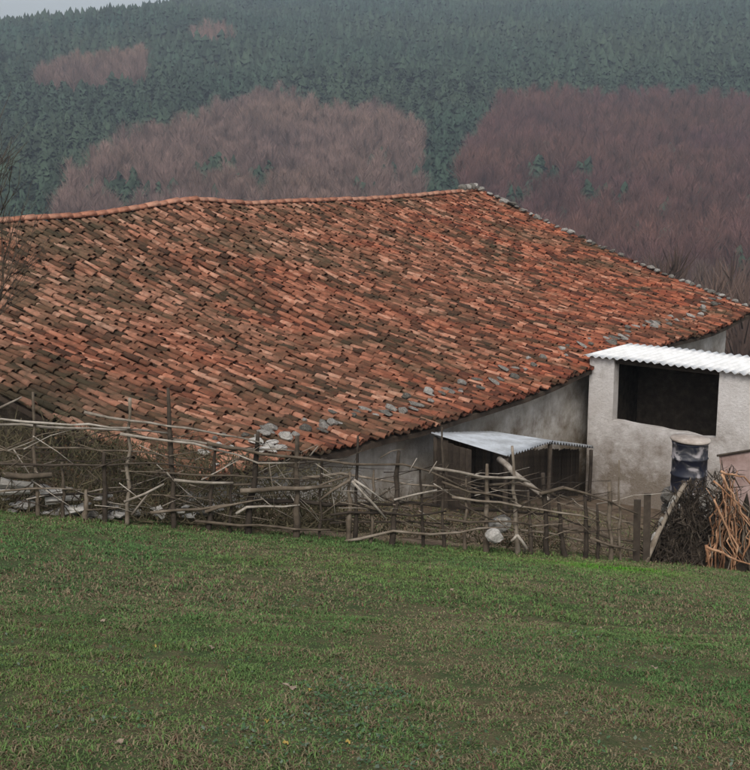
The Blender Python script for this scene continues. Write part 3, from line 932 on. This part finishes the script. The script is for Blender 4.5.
for k in range(13000):
    px = rl.uniform(-30, 330) if k % 3 else rl.uniform(-30, 150)
    if k > 9000: px = rl.uniform(300, 560)
    yt = np.interp(px, [0, 60, 110, 150, 220, 330, 430, 560], [426, 424, 436, 462, 476, 496, 508, 534]) + 14 * math.sin(px * .09) * .6; yb = yb1(px) + 2
    q = fp(px, yt + (yb - yt) * rl.random() ** .8, rl.uniform(.4, 1.4)); l = rl.uniform(.012, .035)
    d = rl.normal(size=3); d /= np.linalg.norm(d); w = np.cross(d, rl.normal(size=3)); w /= np.linalg.norm(w)
    Vl += [q, q + d * l * .6 + w * l * .4, q + d * l * 1.3, q + d * l * .6 - w * l * .4]
    cc = np.array([.055, .058, .026] if rl.random() < .6 else [.11, .07, .04]) * rl.uniform(.5, 1.4)
    Cl += [[*cc, 1]] * 4
lo_ = mk('bramble_leaves', np.array(Vl), np.arange(len(Vl)).reshape(-1, 4), M['grass'], None, attrs={'tint': ('FLOAT_COLOR', np.array(Cl))})
tag(lo_, 'olive brown withered leaves hanging in the bramble tangle', 'bramble', None, 'stuff')
tag(bt2, 'thin dry weeds standing in the earth behind the fence', 'weeds', None, 'stuff')

# ------------------------------------------------------------------ rubble at the left gable
rub = thing('rubble_wall', 'tumbled dry stone wall of pale rubble behind the fence', 'stone wall', fp(100, 514, .3))
for k in range(44):
    px = random.uniform(-20, 215); row = random.random() ** 1.6
    off_ = random.uniform(.12, .4)
    py = np.interp(row, [0, 1], [517, 484 if px < 120 else 500])
    s = random.choice([.03, .04, .05, .07, .09]) * random.uniform(.8, 1.2)
    stone(fp(px, py, off_), (s * random.uniform(1.2, 2.6), s, s * random.uniform(.5, .8)), mat=random.choice(['stone', 'palestone', 'palestone']), parent=rub, rot=(random.uniform(-.15, .15), random.uniform(-.15, .15), random.uniform(-.5, .5)))
for (a_, b_, w_) in (((0, 483), (33, 486), .06), ((45, 500), (80, 497), .055), ((0, 492), (30, 491), .045), ((64, 508), (78, 510), .04), ((157, 508), (164, 517), .07)):
    P_, Q_ = fp(*a_, .14), fp(*b_, .14)
    V, Fc = tube_geo(resample([P_, Q_], .12), w_, w_ * .8, 6, .2)
    mk('long_stone', V, Fc, M['palestone'], rub)
for (px, py, s, lb) in ((498, 524, .17, 'larger white stone on the bank beside the lean-to'), (495, 535, .13, 'white stone lying on the lawn edge below the lean-to')):
    P_ = fp(px, py, .16 if s > .15 else -.2); P_[2] = max(P_[2], gz(P_[0], P_[1]) + s * .3)
    stone(P_, (s * 1.2, s, s * .75), lb, 'stone', None, 'palestone')
# forked curved stick on the lawn
fk = thing('forked_stick', 'pale forked crooked stick lying on the grass edge', 'stick', fp(518, 548, -.2))
for pts_ in ([(517, 535), (512, 541), (507, 547)], [(517, 535), (522, 541), (526, 548), (524, 553)]):
    P_ = [lawn_pt(*pts_[-1], .02)] + [fp(x, y, -.22) for (x, y) in pts_[-2::-1]]
    V, Fc = tube_geo(resample(P_, .08), .022, .018, 6, .1)
    mk('prong', V, Fc, M['palewood'], fk, sm=True)

# ------------------------------------------------------------------ corner heap: pier, drum, brush, stalks, board
DB = at_y(688, 491, 18.4)
pier = thing('stone_pier', 'low dry stone pier carrying the drum behind the brush', 'pier', (DB[0], DB[1], gz(DB[0], DB[1])))
zg = gz(DB[0], DB[1])
hgt = DB[2] - zg
for lay in range(5):
    for k in range(6):
        a_ = k * math.pi / 3 + lay * .5
        stone((DB[0] + math.cos(a_) * .24, DB[1] + math.sin(a_) * .24, zg + hgt * (lay + .5) / 5), (.19, .17, hgt / 8), parent=pier, rot=(0, 0, a_))
V, Fc = tube_geo([(DB[0], DB[1], DB[2] - .1), (DB[0], DB[1], DB[2] - .003)], .4, .4, 12, .05); mk('cap_slab', V, Fc, M['stone'], pier)
m, N, L, b = new_mat('drum_paint', .5, .4)
tc = N.new('ShaderNodeTexCoord').outputs['Object']
k_ = noise(N, L, 3.2, 3, .55, tc, 1.0)
r = ramp(N, [(.0, (.008, .009, .016)), (.47, (.012, .014, .026)), (.53, (.05, .05, .055)), (.6, (.30, .28, .29)), (1, (.42, .38, .36))]); L.new(k_, r.inputs[0])
c = mix(N, L, maprange(N, L, noise(N, L, 11, 5, .7, tc), .62, .72, 0, .7), r.outputs[0], (.12, .06, .035))
L.new(c, b.inputs['Base Color']); bump(N, L, noise(N, L, 6, 4, .6, tc), b, .3, .03)
M['drum'] = m
M['lid'] = rough_mat('drum_lid', [(.3, (.22, .18, .15)), (.6, (.42, .37, .33)), (.8, (.5, .46, .43))], 5)
drum = thing('steel_drum', 'dark blue battered drum with a pale lid by the annex', 'drum', DB)
prof = [(0, 0), (.27, 0), (.285, .015), (.275, .03), (.275, .27), (.29, .285), (.275, .30), (.272, .54), (.288, .555), (.272, .57), (.275, .78), (.288, .8), (.275, .815), (.0, .815)]
def lathe(P, prof, n=28, sq=0.):
    V, Fc = [], []
    for (r_, z_) in prof:
        for k in range(n):
            t = 2 * math.pi * k / n
            rr = r_ * (1 + sq * math.sin(3 * t + z_ * 6) * .5 + sq * math.sin(2 * t + 1))
            V.append((P[0] + rr * math.cos(t), P[1] + rr * math.sin(t), P[2] + z_))
    for i in range(len(prof) - 1):
        for k in range(n):
            k2 = (k + 1) % n; Fc.append((i * n + k, i * n + k2, (i + 1) * n + k2, (i + 1) * n + k))
    return np.array(V), Fc
V, Fc = lathe(DB, prof, sq=.02); mk('body', V, Fc, M['drum'], drum, sm=True)
V, Fc = lathe(DB + np.array([0, 0, .818]), [(0, 0), (.30, 0), (.315, .02), (.30, .05), (.1, .065), (0, .066)], sq=.03)
V[:, 2] += (V[:, 0] - DB[0]) * -.06
mk('lid', V, Fc, M['lid'], drum, sm=True)

def heap(name, label, cat, apex_px, base_px, n, mat, r, seed, part, stray=.15, fan=None, depth=.5, off=.3, joined=None, bow=.1):
    rd = random.Random(seed)
    base = fp((base_px[0][0] + base_px[1][0]) / 2, (base_px[0][1] + base_px[1][1]) / 2, off)
    t = thing(name, label, cat, base)
    mb = MB()
    for k in range(n):
        f_ = (k + rd.random()) / n
        bx_ = base_px[0][0] + (base_px[1][0] - base_px[0][0]) * f_; by_ = base_px[0][1] + (base_px[1][1] - base_px[0][1]) * f_
        do = rd.uniform(-depth, depth) * .6
        P0_ = fp(bx_, by_ + rd.uniform(-3, 3), off + do)
        gzz = gz(P0_[0], P0_[1]); P0_[2] = min(P0_[2], gzz + .15); P0_[2] = max(P0_[2], gzz - .05)
        tx = apex_px[0] + rd.gauss(0, 6) + (bx_ - apex_px[0]) * rd.uniform(-.5, .4); ty = apex_px[1] + abs(rd.gauss(0, 14))
        P1_ = fp(tx, ty, off + .25 + rd.uniform(-.15, .15))
        P1_ = P0_ + (P1_ - P0_) * rd.uniform(.55, 1.05)
        random.seed(seed * 1000 + k)
        V, Fc = tube_geo(wobble_line(P0_, P1_, 6, bow), r * rd.uniform(.5, 1.4), r * .4, 5, .2, rd)
        if joined: mb.add(V, Fc)
        else: mk(part, V, Fc, mat if not isinstance(mat, list) else rd.choice(mat), t, sm=True)
    if joined:
        o = mb.build(joined, mat, t); o['kind'] = 'stuff'
    return t
hp = heap('brush_heap', 'dark heap of brushwood leaning up below the blue drum', 'brush heap', (690, 478), ((650, 561), (722, 574)), 60, [M['darkwood'], M['darkwood'], M['bark']], .022, 3, 'branch', off=.5)
mb = stems(1500, (652, 735), lambda x: np.interp(x, [650, 685, 735], [545, 486, 470]), lambda x: np.interp(x, [650, 745], [560, 576]), (.1, .9), (.005, .016), ln=(12, 40))
o = mb.build('twig_mass', M['darkwood'], hp); o['kind'] = 'stuff'
# solid dark core of packed leaf litter and earth under the sticks
def mound(pxs, off, name, mat, parent, hfun):
    c0 = fp(pxs[0], pxs[1], off); nr_, na = 7, 20
    V = [];
    for i in range(nr_ + 1):
        for k in range(na):
            t = 2 * math.pi * k / na; rr = i / nr_
            x = c0[0] + pxs[2] * rr * math.cos(t); y = c0[1] + .8 * rr * math.sin(t) * pxs[2]
            h = hfun(rr) * (1 + .25 * math.sin(3 * t + i) + random.uniform(-.12, .12))
            V.append((x, y, gz(x, y) - .06 + h))
    Fc = [(i * na + k, i * na + (k + 1) % na, (i + 1) * na + (k + 1) % na, (i + 1) * na + k) for i in range(nr_) for k in range(na)]
    Fc.append(tuple(range(na))[::-1])
    return mk(name, np.array(V), Fc, mat, parent, sm=False)
mound((690, 560, .62), .75, 'litter_core', M['darkwood'], hp, lambda r_: .85 * (1 - r_) ** .8)
st_ = heap('stalk_heap', 'heap of reddish tan dry stalks stacked at the lawn corner', 'stalk heap', (727, 458), ((704, 574), (775, 586)), 52, [M['stalk'], M['stalk'], M['stalk'], M['bark']], .015, 5, 'stalk', off=.0, depth=.35, bow=.2)
for (pts_, r_) in (([(706, 548), (730, 556), (752, 566), (765, 572)], .024), ([(707, 545), (711, 578)], .026), ([(722, 475), (735, 500), (752, 528)], .02), ([(715, 500), (728, 530), (738, 556)], .02), ([(720, 472), (745, 478), (757, 492)], .02), ([(752, 535), (742, 562)], .022), ([(712, 482), (730, 496), (748, 512)], .02)):
    P_ = [fp(x, y, -.28) for (x, y) in pts_]
    P_ = resample(P_, .1); P_ = [q + np.array([random.uniform(-1, 1), random.uniform(-1, 1), random.uniform(-1, 1)]) * .018 for q in P_]
    V, Fc = tube_geo(P_, r_ * .85, r_ * .45, 6, .22); mk('stalk', V, Fc, M['stalk'], st_, sm=True)
mound((742, 570, .6), .35, 'litter_core', M['darkwood'], st_, lambda r_: .9 * (1 - r_) ** .8)
# leaning stake with flaking white bark
ls = thing('leaning_stake', 'leaning stake with flaking white bark against the brush heap', 'stake', fp(648, 560, .1))
pts_ = [fp(646, 562, .02), fp(657, 535, .1), fp(670, 509, .2), fp(685, 484, .35)]
V, Fc = tube_geo(resample(pts_, .12), .04, .032, 7, .12)
mk('shaft', V, Fc, M['bark'], ls, sm=True)
for (x, y) in ((649, 549), (655, 537), (663, 521), (672, 505), (675, 500)):
    P_ = fp(x - 1.5, y, .02 + (560 - y) * .004)
    stone(P_, (.036, .03, .085), mat='palestone', parent=ls, name='bark_flake', rot=(0, .4, 0))
# weathered board leaning behind the stalks
M['pinkboard'] = rough_mat('weathered_pink_board', [(.3, (.21, .14, .12)), (.6, (.34, .25, .23)), (.8, (.42, .34, .32))], 4)
b1_, b2_, b3_ = at_y(719, 456, 17.6), at_y(775, 447, 17.2), at_y(752, 520, 17.2)
bd = thing('weathered_board', 'pinkish weathered board panel leaning behind the stalk heap', 'board', (b3_[0], b3_[1], gz(b3_[0], b3_[1])))
dvec = (b2_ - b1_); bot = np.array([b1_[0] + .25, b1_[1] - .35, gz(b1_[0], b1_[1]) - .02])
V, Fc = box_geo(bot, dvec, np.array([.01, .03, .005]), b1_ - bot); mk('panel', V, Fc, M['pinkboard'], bd)
V, Fc = tube_geo([b1_ - dvec * .05 + [0, -.03, .02], b2_ + [0, -.03, .02]], .018, .018, 6); mk('top_batten', V, Fc, M['darkwood'], bd)

# ------------------------------------------------------------------ bare trees
def bare_tree(name, label, base, hgt_, seed, spread=.5, depth_=5, r=.06, mat=None):
    rd = random.Random(seed)
    t = thing(name, label, 'tree', base)
    trunk, twigs = MB(), MB()
    def grow(P, d, l, r_, lev):
        n_ = 4; pts = [P]
        for i in range(n_):
            d = d + Vector((rd.gauss(0, .12), rd.gauss(0, .12), rd.gauss(.03, .08))); d.normalize()
            pts.append(pts[-1] + d * l / n_)
        V, Fc = tube_geo([np.array(p) for p in pts], r_, r_ * .62, 6 if lev < 2 else 3, .05, rd)
        (trunk if lev < 2 else twigs).add(V, Fc if lev < 2 else Fc[:-2])
        if lev >= depth_: return
        for k in range(3 if lev else 5):
            f_ = rd.uniform(.35, 1.); i = min(int(f_ * n_), n_ - 1)
            q = pts[i] + (pts[i + 1] - pts[i]) * (f_ * n_ - i)
            a_ = rd.uniform(0, 6.28); nd = d + Vector((math.cos(a_), math.sin(a_), rd.uniform(-.2, .35))) * rd.uniform(.4, 1.) * spread * 1.6
            nd.normalize(); grow(q, nd, l * rd.uniform(.55, .8), r_ * .55, lev + 1)
        grow(pts[-1], d, l * .75, r_ * .6, lev + 1)
    grow(Vector(base) - Vector((0, 0, .1)), Vector((0.05, 0, 1)), hgt_ * .38, r, 0)
    trunk.build('trunk', mat or M['darkwood'], t, sm=True)
    twigs.build('crown', mat or M['darkwood'], t)['kind'] = 'stuff'
    return t
tb = fp(6, 500, 1.9); tb[2] = gz(tb[0], tb[1])
bare_tree('bare_tree', 'thin dark leafless tree beside the left end of the roof', tb, 4.9, 12, .30, 5, .05)

# ------------------------------------------------------------------ far woods
def frustum_pts(y0, y1, x_of, spacing, jitter=.9):
    pts = []
    y = y0
    while y < y1:
        xa, xb = x_of(y)
        x = xa + random.uniform(0, spacing)
        while x < xb:
            pts.append((x + random.uniform(-1, 1) * spacing * jitter * .5, y + random.uniform(-1, 1) * spacing * jitter * .5)); x += spacing
        y += spacing
    return np.array(pts)
def px_at(x, y): return 375 + F * x / (y * 1.02)
G1P = [(50, 230), (62, 178), (120, 142), (160, 126), (190, 122), (222, 108), (240, 97), (262, 92), (295, 97), (320, 114), (350, 108), (385, 112), (415, 122), (422, 140), (424, 240)]
G2P = [(432, 230), (455, 165), (478, 132), (500, 98), (545, 93), (600, 96), (650, 92), (720, 97), (830, 100), (830, 380), (432, 380)]
G3P = [(28, 75), (60, 62), (100, 56), (143, 53), (143, 79), (80, 82)]
G4P = [(182, 30), (205, 27), (236, 31), (206, 35)]
def inside(poly, x, y):
    c = np.zeros(len(x), bool); j = len(poly) - 1
    for i in range(len(poly)):
        (xi, yi), (xj, yj) = poly[i], poly[j]
        c ^= ((yi > y) != (yj > y)) & (x < (xj - xi) * (y - yi) / (yj - yi + 1e-9) + xi); j = i
    return c
def patch(x, y, z, mixed=True):
    """where the bare deciduous groves stand on the hillside, as surveyed from the lawn"""
    px, py, _ = project(np.stack([x, y, height(x, y) + 7], 1))
    px = px + 16 * (fbm(x / 14., y / 14., 71) - .5); py = py + 10 * (fbm(x / 9., y / 9., 72) - .5)
    near = y < 700
    k = inside(G1P, px, py) | inside(G2P, px, py) | inside(G3P, px, py) | inside(G4P, px, py)
    # evergreens left standing inside the lower part of the groves
    ev = (fbm(x / 18., y / 18., 75) < .30 + .13 * smooth(140, 190, py)) & (py > 140) & near
    return k & ~ev
def conifers(pts, seed, tiers, sides, name):
    r = np.random.default_rng(seed); n_ = len(pts)
    h = r.uniform(5, 10.5, n_) * (.75 + .6 * fbm(pts[:, 0] / 40, pts[:, 1] / 40, 5)); w = h * r.uniform(.26, .42, n_)
    z = height(pts[:, 0], pts[:, 1]) - .4
    Vs, Fs, Cs = [], [], []
    shade = r.uniform(.6, 1.4, n_); hue = fbm(pts[:, 0] / 70, pts[:, 1] / 70, 91)
    colr = np.stack([.014 + .022 * hue, .034 + .016 * hue, .026 + .004 * hue], 1) * shade[:, None]
    per = sides + 1
    V = np.zeros((n_, tiers, per, 3)); Cc = np.zeros((n_, tiers, per, 4)); Cc[..., 3] = 1
    for t in range(tiers):
        z0 = .05 + .78 * t / tiers; z1 = min(1., z0 + 1.25 / tiers * (1 if t < tiers - 1 else 1) + .1)
        if t == tiers - 1: z1 = 1.
        rad = (1 - t / tiers) ** .55
        ph = r.uniform(0, 6.28, n_)
        for k in range(sides):
            ang = ph + 2 * math.pi * k / sides
            rr = w * rad * r.uniform(.35, 1.3, n_)
            V[:, t, k] = np.stack([pts[:, 0] + rr * np.cos(ang), pts[:, 1] + rr * np.sin(ang), z + h * (z0 + r.uniform(-.11, .11, n_))], 1)
            Cc[:, t, k, :3] = colr * r.uniform(.8, 1.2, n_)[:, None]
        V[:, t, sides] = np.stack([pts[:, 0] + r.normal(0, .12, n_) * w, pts[:, 1], z + h * (z1 - r.uniform(0, .12, n_))], 1); Cc[:, t, sides, :3] = colr * 1.1
    base = np.array([(k, (k + 1) % sides, sides) for k in range(sides)])
    Fm = (base[None] + (np.arange(n_ * tiers) * per)[:, None, None]).reshape(-1, 3)
    o = mk(name, V.reshape(-1, 3), Fm, M['forest'], None, loc=(0, 600, 0), attrs={'tint': ('FLOAT_COLOR', Cc.reshape(-1, 4))})
    return o
def bares(pts, seed, blades, name, tone):
    r = np.random.default_rng(seed); n_ = len(pts)
    z = height(pts[:, 0], pts[:, 1]) - .3
    h = r.uniform(9, 15, n_); lean = r.normal(0, .04, (n_, 2))
    hue = fbm(pts[:, 0] / 35, pts[:, 1] / 35, 93); shade = r.uniform(.65, 1.35, n_)
    colr = (np.array(tone)[None] + np.stack([.05 * (hue - .5), .03 * (hue - .5), .0 * hue], 1)) * shade[:, None]
    V = np.zeros((n_, blades, 3, 3)); Cc = np.ones((n_, blades, 3, 4))
    for b_ in range(blades):
        if b_ < 2:
            p0 = np.stack([pts[:, 0], pts[:, 1], z], 1); d = np.stack([lean[:, 0], lean[:, 1], np.ones(n_)], 1) * h[:, None] * (.95)
            wd = .22
        else:
            f0 = r.uniform(.12, .8, n_); ang = r.uniform(0, 6.28, n_); inc = r.uniform(.08, .95, n_)
            p0 = np.stack([pts[:, 0] + lean[:, 0] * h * f0, pts[:, 1] + lean[:, 1] * h * f0, z + h * f0], 1)
            l = h * (1 - f0) * r.uniform(.5, .95, n_) * .8 + .8
            off = r.uniform(0, 1, n_)[:, None] * np.stack([np.cos(ang), np.sin(ang), np.full(n_, 1.1)], 1) * (l * .45)[:, None] * (b_ % 3 > 0)
            p0 = p0 + off * np.array([.6, .6, .5])
            d = np.stack([np.cos(ang) * np.sin(inc), np.sin(ang) * np.sin(inc), np.cos(inc)], 1) * l[:, None]
            wd = .07 if b_ % 3 else .11
        s_ = np.stack([np.cos(r.uniform(-.6, .6, n_)), np.sin(r.uniform(-.6, .6, n_)), np.zeros(n_)], 1) * wd
        V[:, b_, 0] = p0 - s_; V[:, b_, 1] = p0 + s_; V[:, b_, 2] = p0 + d
        Cc[:, b_, :, :3] = (colr * r.uniform(.75, 1.25, n_)[:, None])[:, None]
    Fm = np.arange(n_ * blades * 3).reshape(-1, 3)
    return mk(name, V.reshape(-1, 3), Fm, M['forest'], None, loc=(0, 400, 0), attrs={'tint': ('FLOAT_COLOR', np.clip(Cc, 0, 1).reshape(-1, 4))})
xw = lambda y: (-.36 * y - 8, .36 * y + 8)
P1_ = frustum_pts(255, 620, xw, 5.2)
P2_ = frustum_pts(620, 1450, xw, 6.6)
PN = frustum_pts(60, 250, lambda y: (-.36 * y - 6, .4 * y + 10), 9.)
k1 = patch(P1_[:, 0], P1_[:, 1], 0); k2 = patch(P2_[:, 0], P2_[:, 1], 0)
o = conifers(P1_[~k1], 1, 8, 11, 'evergreen_wood'); tag(o, 'dark evergreen wood on the lower far hillside', 'wood', None, 'stuff')
o = conifers(P2_[~k2], 2, 3, 6, 'evergreen_wood'); tag(o, 'hazy blue green evergreen wood on the upper far hillside', 'wood', None, 'stuff')
G = frustum_pts(270, 700, xw, 4.6); G = G[patch(G[:, 0], G[:, 1], 0)]
GL = G[G[:, 0] < G[:, 1] * .05]; GR = G[G[:, 0] >= G[:, 1] * .05]
o = bares(GL, 3, 125, 'leafless_grove', (.165, .108, .092)); tag(o, 'pinkish brown leafless grove on the far slope behind the long ridge', 'grove', None, 'stuff')
o = bares(GR, 4, 125, 'leafless_grove', (.11, .055, .05)); tag(o, 'dark red brown leafless grove on the far slope behind the gable verge', 'grove', None, 'stuff')
G3 = frustum_pts(600, 1300, xw, 6.); G3 = G3[G3[:, 1] > 700]; G3 = G3[patch(G3[:, 0], G3[:, 1], 0)]
o = bares(G3, 5, 60, 'leafless_grove', (.21, .13, .11)); tag(o, 'small reddish leafless patch high on the hazy evergreen slope', 'grove', None, 'stuff')
PNs = PN[(PN[:, 1] > 95) | (PN[:, 0] > 25)]
o = bares(PNs[::1], 6, 120, 'leafless_scrub', (.09, .06, .05)); tag(o, 'dark leafless scrub in the valley below the farmhouse', 'scrub', None, 'stuff')

# ------------------------------------------------------------------ lawn grass
def grass(n_, y0, y1, hmul, wmul, seed, behind=False):
    r = np.random.default_rng(seed)
    y = y0 + (y1 - y0) * r.random(n_) ** .8
    half = .345 * y + .5
    x = r.uniform(-1, 1, n_) * half
    keep = (y < fence_y(x) + .22 + .35 * (vnoise(x * 2, y * 2, 4) - .3)) if not behind else (y > fence_y(x) + .1) & (y < fence_y(x) + 8) & (fbm(x * 1.3, y * 1.3, 14) > .42)
    x, y = x[keep], y[keep]; n_ = len(x)
    z = height(x, y)
    t1 = fbm(x * .8, y * .8, 41); t2 = fbm(x * 3.2, y * 3.2, 44); t3 = fbm(x * .35 + 4, y * .35, 47)
    sF_ = fence_y(x) - y
    # worn, browner track running down to the right, and brown thatch by patches
    track = np.exp(-((x - (9. - y) * .23 + .25 * np.sin(y * 2)) / .5) ** 2) * smooth(11.5, 9., y)
    lush = np.exp(-((x - (1.1 + (10 - y) * .28)) / .55) ** 2) * smooth(5.5, 7.5, y) * smooth(13, 11, y)
    dry = np.clip(.40 + 1.9 * (t1 - .5) + 1.3 * (t2 - .5) + .75 * track - .6 * lush + .25 * smooth(.0, 4, x) - .35 * smooth(5., 1., sF_) + .12 * smooth(1, -1, sF_ - 8), 0, 1)
    dead = r.random(n_) < (dry * .62 if not behind else .8)
    rich = np.clip(t3 * 1.6 - .3, 0, 1)
    mot = .70 + 1.0 * fbm(x * 4.2 + 9, y * 4.2, 58); g = np.stack([.062 + .045 * rich, .125 + .035 * rich, .042 + .006 * rich], 1) * mot[:, None]
    dcol = np.stack([np.full(n_, .20), np.full(n_, .165), np.full(n_, .10)], 1)
    c = np.where(dead[:, None], dcol * r.uniform(.5, 1.35, n_)[:, None], g * r.uniform(.6, 1.35, n_)[:, None])
    red = r.random(n_) < .09
    c = np.where(red[:, None], np.array([.15, .085, .055]) * r.uniform(.6, 1.2, n_)[:, None], c)
    # a strip of fresh growth by the corner heap
    px_, py_, _ = project(np.stack([x, y, z], 1))
    fresh = np.exp(-(((x - 3.0) / .75) ** 2 + ((y - 14.1) / .4) ** 2)) * (r.random(n_) < .75)
    c = c * (1 - fresh[:, None]) + np.array([.085, .27, .02]) * fresh[:, None]
    clump = fbm(x * 5.5, y * 5.5, 57); h = r.uniform(.010, .030, n_) * hmul * (.35 + 2.2 * np.clip(clump - .25, 0, 1)) * (.7 + .6 * t2) * (1 - .3 * track)
    edge_ = smooth(.7, .0, np.abs(sF_)); h *= 1 + .8 * edge_ * r.random(n_) ** 2
    ang = r.uniform(0, 6.28, n_); bend = r.uniform(.5, 2.0, n_) * np.where(dead, 1.3, 1)
    w = r.uniform(.0018, .0048, n_) * wmul
    sx, sy = np.cos(ang), np.sin(ang); bx_, by_ = -sy, sx
    P0 = np.stack([x, y, z - .004], 1); S = np.stack([sx, sy, np.zeros(n_)], 1) * w[:, None]
    Bv = np.stack([bx_, by_, np.zeros(n_)], 1)
    Mid = P0 + Bv * (h * bend * .28)[:, None] + np.array([0, 0, 1]) * (h * .62)[:, None]
    Tip = P0 + Bv * (h * bend * .85)[:, None] + np.array([0, 0, 1]) * (h * np.maximum(1.08 - .3 * bend, .15))[:, None]
    V = np.stack([P0 - S, P0 + S, Mid + S * .7, Mid - S * .7, Tip], 1).reshape(-1, 3)
    k = np.arange(n_)[:, None] * 5
    Fm = np.concatenate([k + np.array([[0, 1, 2]]), k + np.array([[0, 2, 3]]), k + np.array([[3, 2, 4]])], 0)
    Cc = np.ones((n_, 5, 4)); Cc[:, :, :3] = c[:, None]
    return V, Fm, Cc.reshape(-1, 4)
gs = [grass(190000, 3.6, 8.5, 1.0, 1.0, 1), grass(160000, 7.5, 15.8, 1.2, 1.6, 2), grass(30000, 12.5, 17, 1.15, 1.8, 3), grass(110000, 13, 24, 1.7, 1.5, 4, True)]
Vg = np.vstack([q[0] for q in gs]); offs = np.cumsum([0] + [len(q[0]) for q in gs[:-1]])
Fg = np.vstack([q[1] + o_ for q, o_ in zip(gs, offs)]); Cg = np.vstack([q[2] for q in gs])
go = mk('grass', Vg, Fg, M['grass'], None, loc=(0, 9, -4), attrs={'tint': ('FLOAT_COLOR', Cg)})
tag(go, 'short green and straw coloured grass of the sloping lawn', 'grass', None, 'stuff')

# broad-leaved weeds in patches
def weeds(seed):
    r = np.random.default_rng(seed); Vs, Cs = [], []
    cen = [(345, 695, .35, 200), (365, 700, .25, 140), (330, 740, .45, 200), (290, 735, .4, 140), (90, 715, .4, 120), (180, 660, .5, 100), (420, 745, .4, 140), (520, 640, .5, 110), (600, 650, .6, 110), (250, 600, .5, 80), (470, 565, .5, 70), (660, 740, .5, 110), (40, 650, .5, 90)]
    for (px, py, rad, n_) in cen:
        c0 = lawn_pt(px, py, 0)
        for k in range(n_):
            a_ = r.uniform(0, 6.28); q = rad * math.sqrt(r.random())
            x, y = c0[0] + q * math.cos(a_), c0[1] + q * math.sin(a_) * 1.2
            l = r.uniform(.010, .026); t = r.uniform(0, 6.28); ti = r.uniform(-.5, .5); z = gz(x, y) + r.uniform(.008, .03)
            d = np.array([math.cos(t), math.sin(t), ti]); s_ = np.array([-math.sin(t), math.cos(t), r.uniform(-.3, .3)]) * .6
            p = np.array([x, y, z])
            Vs += [p, p + d * l * .6 + s_ * l * .6, p + d * l * 1.2, p + d * l * .6 - s_ * l * .6]
            cc = np.array([.055, .105, .05]) * r.uniform(.6, 1.5)
            if r.random() < .25: cc = np.array([.13, .17, .12]) * r.uniform(.7, 1.2)
            Cs += [[*cc, 1]] * 4
    Fm = np.arange(len(Vs)).reshape(-1, 4)
    return mk('lawn_weeds', np.array(Vs), Fm, M['grass'], None, attrs={'tint': ('FLOAT_COLOR', np.array(Cs))})
tag(weeds(5), 'low broad leaved weeds scattered through the lawn', 'weeds', None, 'stuff')

M['leafpale'] = rough_mat('pale_dead_leaf', [(.3, (.18, .13, .09)), (.7, (.38, .31, .25))], 20)
M['leafyellow'] = rough_mat('yellow_leaf', [(.3, (.25, .18, .05)), (.7, (.40, .30, .09))], 20)
def leaf(px, py, ln_, mat, label, group=None, wid=.35):
    P_ = lawn_pt(px, py, .02); t = random.uniform(-1.4, 1.4)
    d = np.array([math.cos(t), math.sin(t), 0]); s_ = np.array([-d[1], d[0], 0])
    V, n_ = [], 6
    for i in range(n_ + 1):
        f_ = i / n_; w = ln_ * wid * math.sin(math.pi * (f_ * .9 + .06)) * .5; cz = ln_ * .55 * (f_ - .45) ** 2
        for k, q in enumerate((-1, 0, 1)):
            w *= 1 + .35 * math.sin(i * 2.3 + q); V.append(P_ + d * ln_ * (f_ - .5) + s_ * w * q + s_ * ln_ * .12 * math.sin(f_ * 4) + np.array([0, 0, cz + abs(q) * w * .8 * math.sin(i * 1.7 + q)]))
    V = np.array(V); V = np.vstack([V, V - [0, 0, .0015]])
    Fc = []
    o_ = 3 * (n_ + 1)
    for i in range(n_):
        for k in (0, 1):
            a_ = i * 3 + k; Fc.append((a_, a_ + 1, a_ + 4, a_ + 3)); Fc.append((a_ + o_, a_ + 3 + o_, a_ + 4 + o_, a_ + 1 + o_))
    o = mk('fallen_leaf', V, Fc, mat, None, sm=True)
    tag(o, label, 'leaf', group); return o
leaf(291, 688, .11, M['leafpale'], 'long pale curled dead leaf lying in the grass', wid=.25)
for q in ((103, 621), (601, 628), (212, 648), (452, 590), (120, 742), (655, 668)):
    leaf(*q, random.uniform(.035, .06), M['leafpale'], 'small dull brown dead leaf on the lawn', 'dead leaves on the lawn')
for q in ((267, 721), (286, 743), (348, 742), (310, 690), (155, 646)):
    leaf(*q, .028, M['leafyellow'], 'small yellow leaf lying among the lawn weeds', 'yellow leaves on the lawn', .8)

# ------------------------------------------------------------------ haze over the valley
hz = bpy.data.materials.new('valley_haze'); hz.use_nodes = True
hn, hl = hz.node_tree.nodes, hz.node_tree.links
for q in list(hn):
    if q.type == 'BSDF_PRINCIPLED': hn.remove(q)
pv = hn.new('ShaderNodeVolumePrincipled')
pv.inputs['Color'].default_value = (.74, .87, 1.0, 1)
pv.inputs['Density'].default_value = .0004
pv.inputs['Anisotropy'].default_value = .2
hl.new(pv.outputs[0], hn['Material Output'].inputs['Volume'])
zl, zh = ZMIN - 1.2, ZMAX + 25
V, Fc = box_geo((-2900, -900, zl), (5800, 0, 0), (0, 3800, 0), (0, 0, zh - zl))
ho = mk('haze', V, Fc, hz, None)
ho['kind'] = 'stuff'
